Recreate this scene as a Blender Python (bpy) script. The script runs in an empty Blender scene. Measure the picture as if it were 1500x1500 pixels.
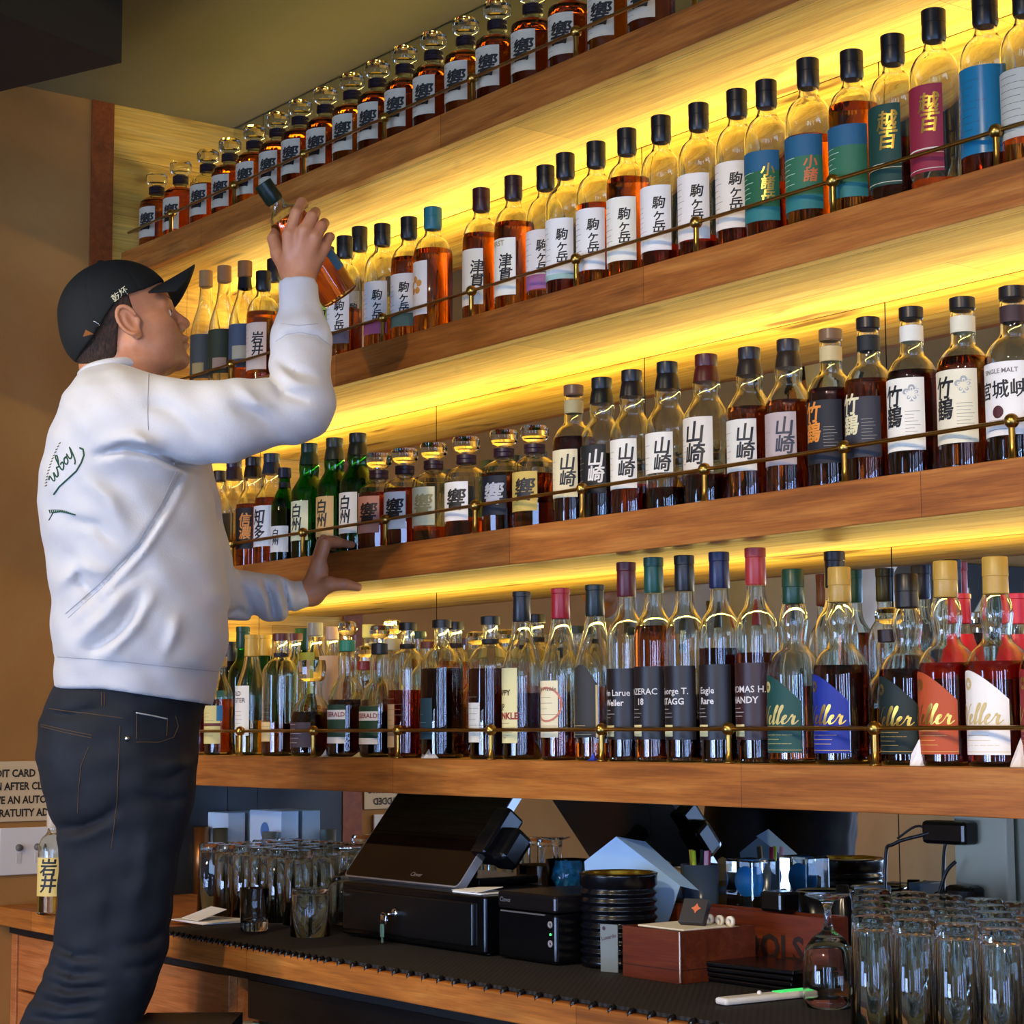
import bpy, bmesh, math, random
import numpy as np
from mathutils import Vector, Matrix
from mathutils.bvhtree import BVHTree
random.seed(7); RNG = np.random.RandomState(5)
SC = bpy.context.scene
COL = SC.collection
PI = math.pi

# ------------------------------------------------------------------ camera
YAW, PIT, ROL, FPX = math.radians(37.133), math.radians(6.243), math.radians(-.322), 2894.7
CF = np.array([-math.cos(YAW)*math.cos(PIT), math.sin(YAW)*math.cos(PIT), math.sin(PIT)])
_r = np.cross(CF, [0, 0, 1]); _r /= np.linalg.norm(_r); _u = np.cross(_r, CF)
CR = math.cos(ROL)*_r + math.sin(ROL)*_u
CU = -math.sin(ROL)*_r + math.cos(ROL)*_u
CO = np.array([0, 0, 1.3])
FH = np.array([CF[0], CF[1], 0]); FH /= np.linalg.norm(FH)      # horizontal forward
RH = np.array([-FH[1]*-1, -FH[0], 0]) if False else np.cross(FH, [0, 0, 1])
def ray(u, v): return CF + CR*(u-750)/FPX - CU*(v-750)/FPX
def PY(u, v, Y): d = ray(u, v); return CO + d*(Y/d[1])
def PX(u, v, X): d = ray(u, v); return CO + d*(X/d[0])
def PZ(u, v, Z): d = ray(u, v); return CO + d*((Z-1.3)/d[2])
def PD(u, v, D): return CO + ray(u, v)*D
cd = bpy.data.cameras.new('camera'); cam = bpy.data.objects.new('camera', cd); COL.objects.link(cam)
cam.matrix_world = Matrix(((CR[0], CU[0], -CF[0], 0), (CR[1], CU[1], -CF[1], 0), (CR[2], CU[2], -CF[2], 1.3), (0, 0, 0, 1)))
cd.sensor_width = 36; cd.lens = FPX/1500*36; cd.clip_start = .05
SC.camera = cam
SC.view_settings.view_transform = 'Standard'; SC.view_settings.look = 'None'
SC.view_settings.gamma = 1; SC.view_settings.use_curve_mapping = False
SC.view_settings.exposure = -.1

# ------------------------------------------------------------------ materials
def srgb(h):
    h = h.lstrip('#'); c = [int(h[i:i+2], 16)/255 for i in (0, 2, 4)]
    return tuple((x/12.92 if x <= .04045 else ((x+.055)/1.055)**2.4) for x in c) + (1,)
_M = {}
def mat(name, col='#808080', rough=.5, metal=0, trans=0, ior=1.45, emis=None, estr=0, alpha=1, sheen=0, spec=None, coat=0):
    if name in _M: return _M[name]
    m = bpy.data.materials.new(name); m.use_nodes = True
    p = m.node_tree.nodes['Principled BSDF']
    p.inputs['Base Color'].default_value = srgb(col) if isinstance(col, str) else col
    p.inputs['Roughness'].default_value = rough; p.inputs['Metallic'].default_value = metal
    p.inputs['Transmission Weight'].default_value = trans; p.inputs['IOR'].default_value = ior
    if emis: p.inputs['Emission Color'].default_value = srgb(emis); p.inputs['Emission Strength'].default_value = estr
    if sheen: p.inputs['Sheen Weight'].default_value = sheen
    if spec is not None: p.inputs['Specular IOR Level'].default_value = spec
    if coat: p.inputs['Coat Weight'].default_value = coat
    _M[name] = m
    return m
def nodes(m): return m.node_tree.nodes, m.node_tree.links, m.node_tree.nodes['Principled BSDF']
def ramp(ns, stops):
    r = ns.new('ShaderNodeValToRGB'); e = r.color_ramp.elements
    while len(e) < len(stops): e.new(.5)
    for i, (p, c) in enumerate(stops): e[i].position = p; e[i].color = srgb(c) if isinstance(c, str) else c
    return r
def coords(ns, ls, scale, rot=(0, 0, 0), kind='Object'):
    tc = ns.new('ShaderNodeTexCoord'); mp = ns.new('ShaderNodeMapping')
    mp.inputs['Scale'].default_value = scale; mp.inputs['Rotation'].default_value = rot
    ls.new(tc.outputs[kind], mp.inputs['Vector']); return mp
def noise(ns, ls, mp, scale=1, detail=6, rough=.6, dist=0):
    n = ns.new('ShaderNodeTexNoise'); n.inputs['Scale'].default_value = scale; n.inputs['Detail'].default_value = detail
    n.inputs['Roughness'].default_value = rough; n.inputs['Distortion'].default_value = dist
    ls.new(mp.outputs[0], n.inputs['Vector']); return n
def mixc(ns, ls, mode, fac, a, b):
    x = ns.new('ShaderNodeMix'); x.data_type = 'RGBA'; x.blend_type = mode
    if isinstance(fac, (int, float)): x.inputs[0].default_value = fac
    else: ls.new(fac, x.inputs[0])
    for i, q in ((6, a), (7, b)):
        if isinstance(q, tuple): x.inputs[i].default_value = q
        else: ls.new(q, x.inputs[i])
    return x.outputs[2]
def bump(ns, ls, p, h, strength=.2, dist=.01):
    b = ns.new('ShaderNodeBump'); b.inputs['Strength'].default_value = strength; b.inputs['Distance'].default_value = dist
    ls.new(h, b.inputs['Height']); ls.new(b.outputs[0], p.inputs['Normal'])
def wood(name, dark, mid, light, rough=.45, board=.9, bh=.0, knots=.35, grain=1.0, kcol='#3a2208', axis='X'):
    """planked wood, grain along X; board = plank length, bh = plank width along Y (0 = single)"""
    if name in _M: return _M[name]
    m = mat(name, mid, rough); ns, ls, p = nodes(m)
    src = ns.new('ShaderNodeTexCoord').outputs['Object']
    if axis == 'Y':
        sx = ns.new('ShaderNodeSeparateXYZ'); cx = ns.new('ShaderNodeCombineXYZ'); ls.new(src, sx.inputs[0])
        ls.new(sx.outputs[1], cx.inputs[0]); ls.new(sx.outputs[2], cx.inputs[1]); ls.new(sx.outputs[0], cx.inputs[2]); src = cx.outputs[0]
    def cm(scale):
        q = ns.new('ShaderNodeMapping'); q.inputs['Scale'].default_value = scale; ls.new(src, q.inputs[0]); return q
    mp = cm((1.6*grain, 22*grain, 22*grain)); n = noise(ns, ls, mp, 2.2, 8, .62, .6)
    r = ramp(ns, ((.28, dark), (.5, mid), (.72, light))); ls.new(n.outputs[0], r.inputs[0])
    nf = noise(ns, ls, cm((5*grain, 160*grain, 160*grain)), 2.2, 3, .6, .3)
    rf = ramp(ns, ((.35, (.72, .70, .68, 1)), (.6, (1.06, 1.06, 1.06, 1)))); ls.new(nf.outputs[0], rf.inputs[0])
    fine = mixc(ns, ls, 'MULTIPLY', .8, r.outputs[0], rf.outputs[0])
    # boards
    br = ns.new('ShaderNodeTexBrick')
    mp2 = ns.new('ShaderNodeMapping'); ls.new(src, mp2.inputs[0])
    br.inputs['Scale'].default_value = 1; br.inputs['Brick Width'].default_value = board
    br.inputs['Row Height'].default_value = bh if bh else 5; br.inputs['Mortar Size'].default_value = .0006
    br.inputs['Color1'].default_value = (.8, .78, .76, 1); br.inputs['Color2'].default_value = (1.12, 1.1, 1.08, 1)
    br.inputs['Mortar'].default_value = (.25, .2, .15, 1); br.offset = .37
    ls.new(mp2.outputs[0], br.inputs['Vector'])
    if not bh: mp2.inputs['Location'].default_value = (0, 1.1, 0); 
    c = mixc(ns, ls, 'MULTIPLY', 1.0, fine, br.outputs[0])
    # knots
    mp3 = cm((3.1, 11, 11)); kn = noise(ns, ls, mp3, 1.3, 2.5, .5, .4)
    kr = ramp(ns, ((.62, (0, 0, 0, 1)), (.74, (1, 1, 1, 1)))); ls.new(kn.outputs[0], kr.inputs[0])
    mm = ns.new('ShaderNodeMath'); mm.operation = 'MULTIPLY'; mm.inputs[1].default_value = knots; ls.new(kr.outputs[0], mm.inputs[0])
    c = mixc(ns, ls, 'MIX', mm.outputs[0], c, srgb(kcol))
    ls.new(c, p.inputs['Base Color']); bump(ns, ls, p, n.outputs[0], .12, .003)
    return m
M_OAK = wood('oak', '#7e4618', '#a86426', '#c0803a', .42, .95, 0, .5)
M_PINE = wood('pine_planks', '#b48430', '#d6ae54', '#ead07c', .55, 1.4, .142, .9, .6, '#5a350c')
M_CAB = wood('cabinet_oak', '#a35a26', '#bc7038', '#cf884c', .5, 3, 0, .25)
M_TRIM = wood('reddish_trim_wood', '#7a3a14', '#924a1c', '#a55a26', .5, 3, 0, .2)
M_CADDY = wood('mahogany_box', '#4a1c0c', '#642a14', '#7a3a1e', .4, 3, 0, .2)
M_BRASS = mat('aged_brass', '#b08a42', .28, 1)
M_BLACK = mat('black_plastic', '#0c0c0e', .32)
M_MIRROR = mat('mirror_glass', '#dfe2de', .015, 1)
M_GLASS = mat('clear_glass', '#f4f8f6', .0, 0, 1, 1.45)
M_WHITE = mat('white_plastic', '#e4e2dc', .4)
M_PAPER = mat('white_paper', '#ece8e0', .8)
def plaster(name, a, b, c, sc=1.2, rough=.85):
    if name in _M: return _M[name]
    m = mat(name, b, rough); ns, ls, p = nodes(m)
    mp = coords(ns, ls, (1, 1, 1)); n = noise(ns, ls, mp, sc, 8, .6, .5)
    r = ramp(ns, ((.3, a), (.5, b), (.7, c))); ls.new(n.outputs[0], r.inputs[0]); ls.new(r.outputs[0], p.inputs['Base Color'])
    n2 = noise(ns, ls, mp, 60, 4); bump(ns, ls, p, n2.outputs[0], .15, .004)
    return m
M_WALL = plaster('ochre_plaster', '#8c6232', '#9e7038', '#ab8048')
M_CEIL = plaster('olive_ceiling_paint', '#5f5a3e', '#6a6446', '#736d4e', .8, .7)

# ------------------------------------------------------------------ mesh helpers
def new_obj(name, verts, faces, m, parent=None, smooth=False, props=None):
    me = bpy.data.meshes.new(name); me.from_pydata([tuple(map(float, v)) for v in verts], [], faces); me.update()
    if smooth: me.polygons.foreach_set('use_smooth', [True]*len(me.polygons))
    return link(name, me, m, parent, props)
def link(name, me, m, parent=None, props=None):
    o = bpy.data.objects.new(name, me)
    if m is not None and not len(me.materials): me.materials.append(m)
    COL.objects.link(o)
    if parent is not None: o.parent = parent
    for k, v in (props or {}).items(): o[k] = v
    return o
def thing(name, label, cat, loc=(0, 0, 0), rz=0, group=None):
    o = bpy.data.objects.new(name, None); COL.objects.link(o); o.empty_display_size = .05
    o.location = tuple(map(float, loc)); o.rotation_euler = (0, 0, rz); o['label'] = label; o['category'] = cat
    if group: o['group'] = group
    return o
def tag(o, label, cat, group=None, kind=None):
    if label: o['label'] = label
    if cat: o['category'] = cat
    if group: o['group'] = group
    if kind: o['kind'] = kind
    return o
def copy_tree(root):
    c = root.copy(); COL.objects.link(c)
    def rec(s, d):
        for ch in s.children:
            k = ch.copy(); COL.objects.link(k); k.parent = d; rec(ch, k)
    rec(root, c); return c
class MB:
    """collects shapes into one mesh"""
    def __init__(s): s.v = []; s.f = []
    def add(s, v, f):
        n = len(s.v); s.v += [tuple(map(float, x)) for x in v]; s.f += [tuple(i+n for i in q) for q in f]; return s
    def box(s, x0, x1, y0, y1, z0, z1):
        v = [(x, y, z) for x in (x0, x1) for y in (y0, y1) for z in (z0, z1)]
        return s.add(v, [(0, 1, 3, 2), (4, 6, 7, 5), (0, 4, 5, 1), (2, 3, 7, 6), (0, 2, 6, 4), (1, 5, 7, 3)])
    def rbox(s, x0, x1, y0, y1, z0, z1, b=.003):
        "box with bevelled edges"
        bm = bmesh.new(); bmesh.ops.create_cube(bm, size=1)
        for v in bm.verts: v.co = ((x0+x1)/2+v.co.x*(x1-x0), (y0+y1)/2+v.co.y*(y1-y0), (z0+z1)/2+v.co.z*(z1-z0))
        bmesh.ops.bevel(bm, geom=bm.edges[:], offset=b, segments=2, profile=.5, affect='EDGES')
        s.bm(bm); return s
    def bm(s, bm, mtx=None):
        bm.verts.index_update(); v = [(mtx @ x.co if mtx else x.co)[:] for x in bm.verts]
        s.add(v, [[x.index for x in f.verts] for f in bm.faces]); bm.free(); return s
    def lathe(s, prof, n=32, c=(0, 0, 0), a0=0, a1=2*PI, close=False, flute=None):
        full = abs(a1-a0-2*PI) < 1e-6; k = n if full else n+1
        vs = []; fs = []; rows = []
        for r, z in prof:
            if r <= 1e-7: rows.append([len(vs)]); vs.append((c[0], c[1], c[2]+z))
            else:
                rows.append(list(range(len(vs), len(vs)+k)))
                for i in range(k):
                    a = a0+(a1-a0)*i/n; q = r*(1+(flute[1]*math.cos(flute[0]*a) if flute else 0)); vs.append((c[0]+q*math.cos(a), c[1]+q*math.sin(a), c[2]+z))
        for A, B in zip(rows, rows[1:]):
            for i in range(n):
                j = (i+1) % k if full else i+1
                if len(A) == 1 and len(B) == 1: continue
                if len(A) == 1: fs.append((A[0], B[j], B[i]))
                elif len(B) == 1: fs.append((A[i], A[j], B[0]))
                else: fs.append((A[i], A[j], B[j], B[i]))
        return s.add(vs, fs)
    def tube(s, pts, r, n=8, cap=True):
        pts = [np.array(p, float) for p in pts]; rs = r if isinstance(r, (list, tuple, np.ndarray)) else [r]*len(pts)
        vs = []; fs = []; up = None
        for i, p in enumerate(pts):
            t = pts[min(i+1, len(pts)-1)]-pts[max(i-1, 0)]; t = t/(np.linalg.norm(t)+1e-12)
            if up is None: up = np.cross(t, [0, 0, 1] if abs(t[2]) < .9 else [1, 0, 0])
            up = up-t*(up@t); up /= (np.linalg.norm(up)+1e-12); w = np.cross(t, up)
            for k in range(n): a = 2*PI*k/n; vs.append(p+rs[i]*(math.cos(a)*up+math.sin(a)*w))
        for i in range(len(pts)-1):
            for k in range(n): a = i*n+k; b = i*n+(k+1) % n; fs.append((a, b, b+n, a+n))
        if cap: fs.append(tuple(range(n-1, -1, -1))); fs.append(tuple(range((len(pts)-1)*n, len(pts)*n)))
        return s.add(vs, fs)
    def sphere(s, c, r, n=12, sc=(1, 1, 1)):
        prof = [(max(0, math.sin(PI*i/n))*r, -math.cos(PI*i/n)*r) for i in range(n+1)]; prof[0] = (0, -r); prof[-1] = (0, r)
        q = MB().lathe(prof, n*2); return s.add([(c[0]+x*sc[0], c[1]+y*sc[1], c[2]+z*sc[2]) for x, y, z in q.v], q.f)
    def prism(s, poly, z0, z1, fn=None):
        n = len(poly); fn = fn or (lambda x, y, z: (x, y, z))
        v = [fn(x, y, z0) for x, y in poly]+[fn(x, y, z1) for x, y in poly]
        return s.add(v, [tuple(range(n-1, -1, -1)), tuple(range(n, 2*n))]+[(i, (i+1) % n, n+(i+1) % n, n+i) for i in range(n)])
    def xf(s, M): s.v = [tuple(M @ Vector(x)) for x in s.v]; return s
    def build(s, name, m, parent=None, smooth=False, props=None, sharp=None):
        o = new_obj(name, s.v, s.f, m, parent, smooth, props)
        if smooth and sharp: 
            me = o.data
            for a in me.edges: pass
            set_sharp(me, sharp)
        return o
def set_sharp(me, ang=40):
    bm = bmesh.new(); bm.from_mesh(me); c = math.radians(ang)
    for e in bm.edges:
        if len(e.link_faces) == 2 and e.calc_face_angle(0) > c: e.smooth = False
    bm.to_mesh(me); bm.free()

# text as flat mesh (x right, y up), cached
_T = {}
def text_mesh(body, size=1.0, bold=.02, slice_w=None, vertical=False, shear=0, space=1.0):
    key = (body, size, bold, slice_w, vertical, shear)
    if key in _T: return _T[key]
    c = bpy.data.curves.new('t', 'FONT'); c.body = '\n'.join(body) if vertical else body
    c.size = size; c.align_x = 'CENTER'; c.align_y = 'CENTER'; c.offset = bold*size; c.resolution_u = 2; c.shear = shear
    c.space_line = .92 if vertical else 1.0; c.space_character = space
    o = bpy.data.objects.new('t', c); COL.objects.link(o); bpy.context.view_layer.update()
    dg = bpy.context.evaluated_depsgraph_get(); me = o.evaluated_get(dg).to_mesh()
    bm = bmesh.new(); bm.from_mesh(me); o.evaluated_get(dg).to_mesh_clear()
    bmesh.ops.remove_doubles(bm, verts=bm.verts[:], dist=1e-6)
    if slice_w and len(bm.verts):
        xs = [v.co.x for v in bm.verts]; x = min(xs)+slice_w
        while x < max(xs):
            bmesh.ops.bisect_plane(bm, geom=bm.verts[:]+bm.edges[:]+bm.faces[:], plane_co=(x, 0, 0), plane_no=(1, 0, 0)); x += slice_w
    bm.verts.index_update()
    v = [tuple(x.co) for x in bm.verts]; f = [tuple(x.index for x in q.verts) for q in bm.faces]; bm.free()
    COL.objects.unlink(o); bpy.data.objects.remove(o); bpy.data.curves.remove(c)
    _T[key] = (v, f); return _T[key]
def flat_text(mb, body, size, origin, ex, ey, off=.0, **k):
    v, f = text_mesh(body, size, **k); ex = np.array(ex); ey = np.array(ey); n = np.cross(ex, ey)
    mb.add([np.array(origin)+ex*x+ey*y+n*off for x, y, z in v], f); return mb

# ------------------------------------------------------------------ room shell
XL = -4.353; YM = 2.408; YF = 2.10; ZC = 2.831
SH = {2: 2.461, 3: 2.055, 4: 1.653, 5: 1.244}; TH = .0655; XR = 1.3
def struct(name, mb, m, **k): o = mb.build(name, m, **k); o['kind'] = 'structure'; return o
struct('floor', MB().box(XL-.3, 3.2, -4.2, 2.7, -.1, 0), mat('dark_floor', '#3a2c22', .5))
struct('wall_left', MB().box(XL-.2, XL, -4.0, 2.02, 0, 3.4), M_WALL)
struct('wall_back', MB().box(XL-.2, 3.2, YM+.012, YM+.2, 0, 3.4), M_WALL)
ZK_ = .906
# slanted ceiling soffit above the bar
struct('ceiling', MB().box(XL, 3.0, -4.0, YM+.012, ZC, ZC+.1), M_CEIL)
# panelled end of the shelving niche
pan = struct('wall_alcove', MB().box(XL-.2, XL, 2.07, YM+.012, 0, ZC), mat('tmp'))
pan.data.materials.clear()
pan.data.materials.append(wood('pine_planks_end', '#bc8c30', '#d8ae4c', '#e8c870', .55, 1.4, .142, .85, .6, '#6b4212', 'Y'))
struct('trim_1', MB().box(XL-.19, XL+.006, 2.016, 2.074, 0, ZC), M_TRIM)
tr = M_TRIM
struct('shade_panel', MB().box(XL, XL+.004, 2.076, YM-.001, ZK_, SH[5]-TH), mat('painted_shade', '#1e2226', .4))  # dark panel painting in the shade below the lowest shelf
# mirror panes with fine joints
seams = [XL, -3.63, -2.83, -2.28+.0, PY(1297, 480, YM)[0], -1.0, XR]
seams[2] = PY(953, 1220, YM)[0]-.0; seams[1] = PY(377, 1190, YM)[0]; seams = [XL, seams[1], PY(640, 1200, YM)[0], seams[2], seams[4], -.9, XR]
seams = sorted(seams)
for a, b in zip(seams, seams[1:]):
    o = MB().box(a+.0012, b-.0012, YM, YM+.008, .9, ZC-.004).build('mirror_pane', M_MIRROR); o['kind'] = 'structure'; o.name = 'wall_mirror'
struct('trim_2', MB().box(XL, XR, YM+.008, YM+.0115, .9, ZC), mat('dark_seam', '#1c1c14', .6))
# window walls: daylight comes from the right end of the room
M_FRAME = mat('dark_window_frame', '#2a221a', .5)
M_SKY = mat('daylight', '#000000', 1, emis='#a0c2ff', estr=21.0)
M_GLOW = mat('added_low_glow', '#000000', 1, emis='#b4ceff', estr=40.0)  # glow for the added low front windows, no seen source
cw = plaster('cream_wall', '#a8906a', '#b8a078', '#c4ae88')
WY = [(-3.4, -2.7), (-2.2, -1.5), (-.6, -.1), (.35, .8)]; wz0, wz1 = .08, 2.0
def wtop(a): return 1.15 if a < -1.3 and a > -4.2 and WALLX[0] else wz1
WALLX = [0]
def wall_with(name, spans, fx, lo, hi):
    wl = MB(); s0 = lo
    for a, b in spans:
        for q in ((s0, a, 0, ZC), (a, b, 0, wz0), (a, b, wtop(a), ZC)): fx(wl, *q)
        s0 = b
    fx(wl, s0, hi, 0, ZC); struct(name, wl, cw)
wall_with('wall_right', WY, lambda m, a, b, z0, z1: m.box(3.0, 3.15, a, b, z0, z1), -4.0, YM)
WX2 = [(-4.28, -3.45), (-3.25, -2.45), (-2.25, -1.45), (.2, .6), (2.1, 2.8)]  # leftmost windows are added out of view to put streaks in the glasses
WALLX[0] = 1
wall_with('wall_front', WX2, lambda m, a, b, z0, z1: m.box(a, b, -4.15, -4.0, z0, z1), XL, 3.0)
def window(i, f):
    WALLX[0] = f[0] == 'F'; wz1 = wtop(f[2])
    t = .05; fr = MB(); a, b = 0, f[1]
    def bx(p, q, d0, d1, z0, z1):
        if f[0] == 'R': fr.box(3.04+d0, 3.04+d1, f[2]+p, f[2]+q, z0, z1)
        else: fr.box(f[2]+p, f[2]+q, -4.04-d1, -4.04-d0, z0, z1)
    for q in ((0, t), (b-t, b)): bx(*q, 0, .06, wz0, wz1)
    bx(0, b, 0, .06, wz0, wz0+t); bx(0, b, 0, .06, wz1-t, wz1)
    o = struct('window_%d' % i, fr, M_FRAME); fr = None
    m = MB()
    if f[0] == 'R': m.box(3.11, 3.12, f[2]+.01, f[2]+b-.01, wz0, wz1)
    else: m.box(f[2]+.01, f[2]+b-.01, -4.12, -4.11, wz0, wz1)
    m.build('glow_pane', M_GLOW if wz1 < 1.5 else M_SKY, o)
for i, (a, b) in enumerate(WY): window(i+1, ('R', b-a, a))
for i, (a, b) in enumerate(WX2): window(i+5, ('F', b-a, a))
# dark duct at the upper left of the ceiling
b1 = PD(178, 92, 3.55); b0 = PD(-40, 106, 3.75)
dv = b0-b1; dv[2] = 0; ln = np.linalg.norm(dv); dv /= ln; nn = np.array([-dv[1], dv[0], 0]); nn = nn if nn@CF < 0 else -nn
du = MB(); P = [b1, b1+dv*(ln+.4), b1+dv*(ln+.4)+nn*.9, b1+nn*.9]; zb = b1[2]
du.add([(p[0], p[1], zb) for p in P]+[(p[0], p[1], ZC) for p in P], [(3, 2, 1, 0), (4, 5, 6, 7), (0, 1, 5, 4), (1, 2, 6, 5), (2, 3, 7, 6), (3, 0, 4, 7)])
tag(du.build('ceiling_duct', mat('near_black_paint', '#120c08', .7)), 'near-black boxed duct hanging under the ceiling at the upper left', 'duct')
# ------------------------------------------------------------------ shelves
NAMES = {2: 'thick oak shelf just under the ceiling carrying amber decanters', 3: 'thick oak shelf second from the top, above the raised cap brim',
         4: 'thick oak shelf that the man grips with his lower hand', 5: 'thick oak shelf lowest of the four, right above the tablet'}
for k, z in SH.items():
    s = thing('wall_shelf', NAMES[k], 'shelf', (0, 0, z))
    MB().box(XL+.001, XR, YF+.024, YM-.002, -TH, 0).build('shelf_board', M_PINE, s)
    o = MB().rbox(XL+.001, XR, YF, YF+.024, -TH, 0.0, .0016).build('front_edge', M_OAK, s)
    o.data.transform(Matrix.Translation((k*.37, 0, 0))); o.location.x = -k*.37
    # rail
    r = thing('bottle_rail', 'thin brass gallery rail on ball-topped posts along the %s shelf' % {2: 'topmost', 3: 'second highest', 4: 'third highest', 5: 'lowest'}[k], 'rail', (0, 0, z))
    MB().tube([(XL+.002, YF+.018, .053), (XR, YF+.018, .053)], .0032, 8).build('rod', M_BRASS, r, True)
    us = (352, 459, 583, 719, 881, 1067, 1281)
    pxs = [PY(u, 1063, YF+.018)[0] for u in us]; st = (pxs[-1]-pxs[0])/6; pxs = [pxs[0]-2*st, pxs[0]-st]+pxs+[pxs[-1]+st, pxs[-1]+2*st]
    for x in pxs:
        if x < XL+.05: continue
        x += {2: -.05, 3: -.055, 4: -.045, 5: 0}[k]
        MB().lathe([(0, 0), (.009, 0), (.009, .002), (.0052, .004), (.0046, .02), (.0046, .05)], 12, (x, YF+.018, 0)).build('post', M_BRASS, r, True)
        MB().sphere((x, YF+.018, .053), .0105, 8).build('ball', M_BRASS, r, True)

# ------------------------------------------------------------------ lights
def area(name, loc, direction, sx, sy, power, col, spread=PI):
    l = bpy.data.lights.new(name, 'AREA'); l.shape = 'RECTANGLE'; l.size = sx; l.size_y = sy; l.energy = power; l.color = col; l.spread = spread
    o = bpy.data.objects.new(name, l); COL.objects.link(o); o.location = loc
    o.rotation_euler = Vector(direction).to_track_quat('-Z', 'Y').to_euler(); o['kind'] = 'helper'; return o
LED = (1.0, .74, .20)
for k in (2, 3, 4):
    zz = SH[k]-TH
    area('led_strip', ((XL+XR)/2, YM-.014, zz-.09), (0, -.28, 1), XR-XL-.04, .02, {2: 13.5, 3: 12, 4: 9}[k], LED)
area('led_strip', ((XL+XR)/2, YM-.014, ZC-.28), (0, -.6, .25), XR-XL-.04, .014, 12, LED)
def point(name, loc, power, col, r=.06):
    l = bpy.data.lights.new(name, 'POINT'); l.energy = power; l.color = col; l.shadow_soft_size = r
    o = bpy.data.objects.new(name, l); COL.objects.link(o); o.location = loc; return o
def spot(name, loc, to, power, col, ang=60, r=.05, blend=.5):
    l = bpy.data.lights.new(name, 'SPOT'); l.energy = power; l.color = col; l.shadow_soft_size = r; l.spot_size = math.radians(ang); l.spot_blend = blend
    o = bpy.data.objects.new(name, l); COL.objects.link(o); o.location = loc
    o.rotation_euler = (Vector(to)-Vector(loc)).to_track_quat('-Z', 'Y').to_euler(); return o
spot('warm_spot', (-1.0, -.9, 2.75), (-2.5, 2.1, 1.0), 260, (1, .77, .50), 54, blend=.8)
spot('warm_spot', (-3.0, .1, 2.75), (-3.3, 1.7, 1.7), 85, (1, .82, .55), 62, blend=.7)
spot('warm_spot', (.6, -.3, 2.75), (-.9, 2.1, 1.0), 210, (1, .78, .52), 50, blend=.8)
spot('warm_spot', (-3.2, -1.2, 2.2), (-4.35, 1.2, 1.1), 150, (1, .66, .32), 60, blend=1)  # added lamp that warms and brightens the left wall
w = bpy.data.worlds.new('world'); SC.world = w; w.use_nodes = True
w.node_tree.nodes['Background'].inputs[0].default_value = (.5, .6, .8, 1); w.node_tree.nodes['Background'].inputs[1].default_value = .3
SC.cycles.max_bounces = 28; SC.cycles.transmission_bounces = 28; SC.cycles.glossy_bounces = 4; SC.cycles.diffuse_bounces = 3
SC.cycles.use_denoising = True; SC.cycles.sample_clamp_indirect = 6
# ------------------------------------------------------------------ bottles
def gmat(name, col, rough=0.0, ior=1.45): return mat('glass_'+name, col, rough, 0, 1, ior)
LIQ = {'amber': '#e07a1c', 'deep': '#b04a10', 'red': '#a8320c', 'pale': '#f0b03c', 'gold': '#e8951f', 'dark': '#5c1a08', 'orange': '#ee7a10', 'cola': '#3a1008', 'clear': '#f6f2e6', 'greenish': '#c8b060'}
def liq(k): return mat('liquid_'+k, LIQ[k], 0, 0, 1, 1.36)
GLS = {'clear': '#f6faf4', 'green': '#2f9a3c', 'smoke': '#8a8070', 'dark': '#2a1c10'}
def glass(k): return mat('bottle_glass_'+k, GLS[k], 0, 0, 1, 1.47)
def lab(c, rough=.62): return mat('label_'+c.lstrip('#'), c, rough)
def ink(c, metal=0): return mat('ink_'+c.lstrip('#')+('m' if metal else ''), c, .5 if not metal else .35, metal)
def capm(c, rough=.35): return mat('cap_'+c.lstrip('#'), c, rough)
def smooth_prof(pts, k=3):
    "Catmull-Rom through (r,z) points flagged smooth; points given as (r,z) or (r,z,1) for corner"
    out = []; n = len(pts)
    for i in range(n-1):
        p1, p2 = pts[i], pts[i+1]
        out.append((p1[0], p1[1]))
        if len(p1) > 2 and len(p2) > 2: continue
        p0 = pts[i-1] if i > 0 and len(p1) < 3 else p1; p3 = pts[i+2] if i+2 < n and len(p2) < 3 else p2
        for j in range(1, k):
            t = j/k; f = lambda a: .5*((2*p1[a])+(-p0[a]+p2[a])*t+(2*p0[a]-5*p1[a]+4*p2[a]-p3[a])*t*t+(-p0[a]+3*p1[a]-3*p2[a]+p3[a])*t**3)
            out.append((max(.001, f(0)), f(1)))
    out.append((pts[-1][0], pts[-1][1])); return out
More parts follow.
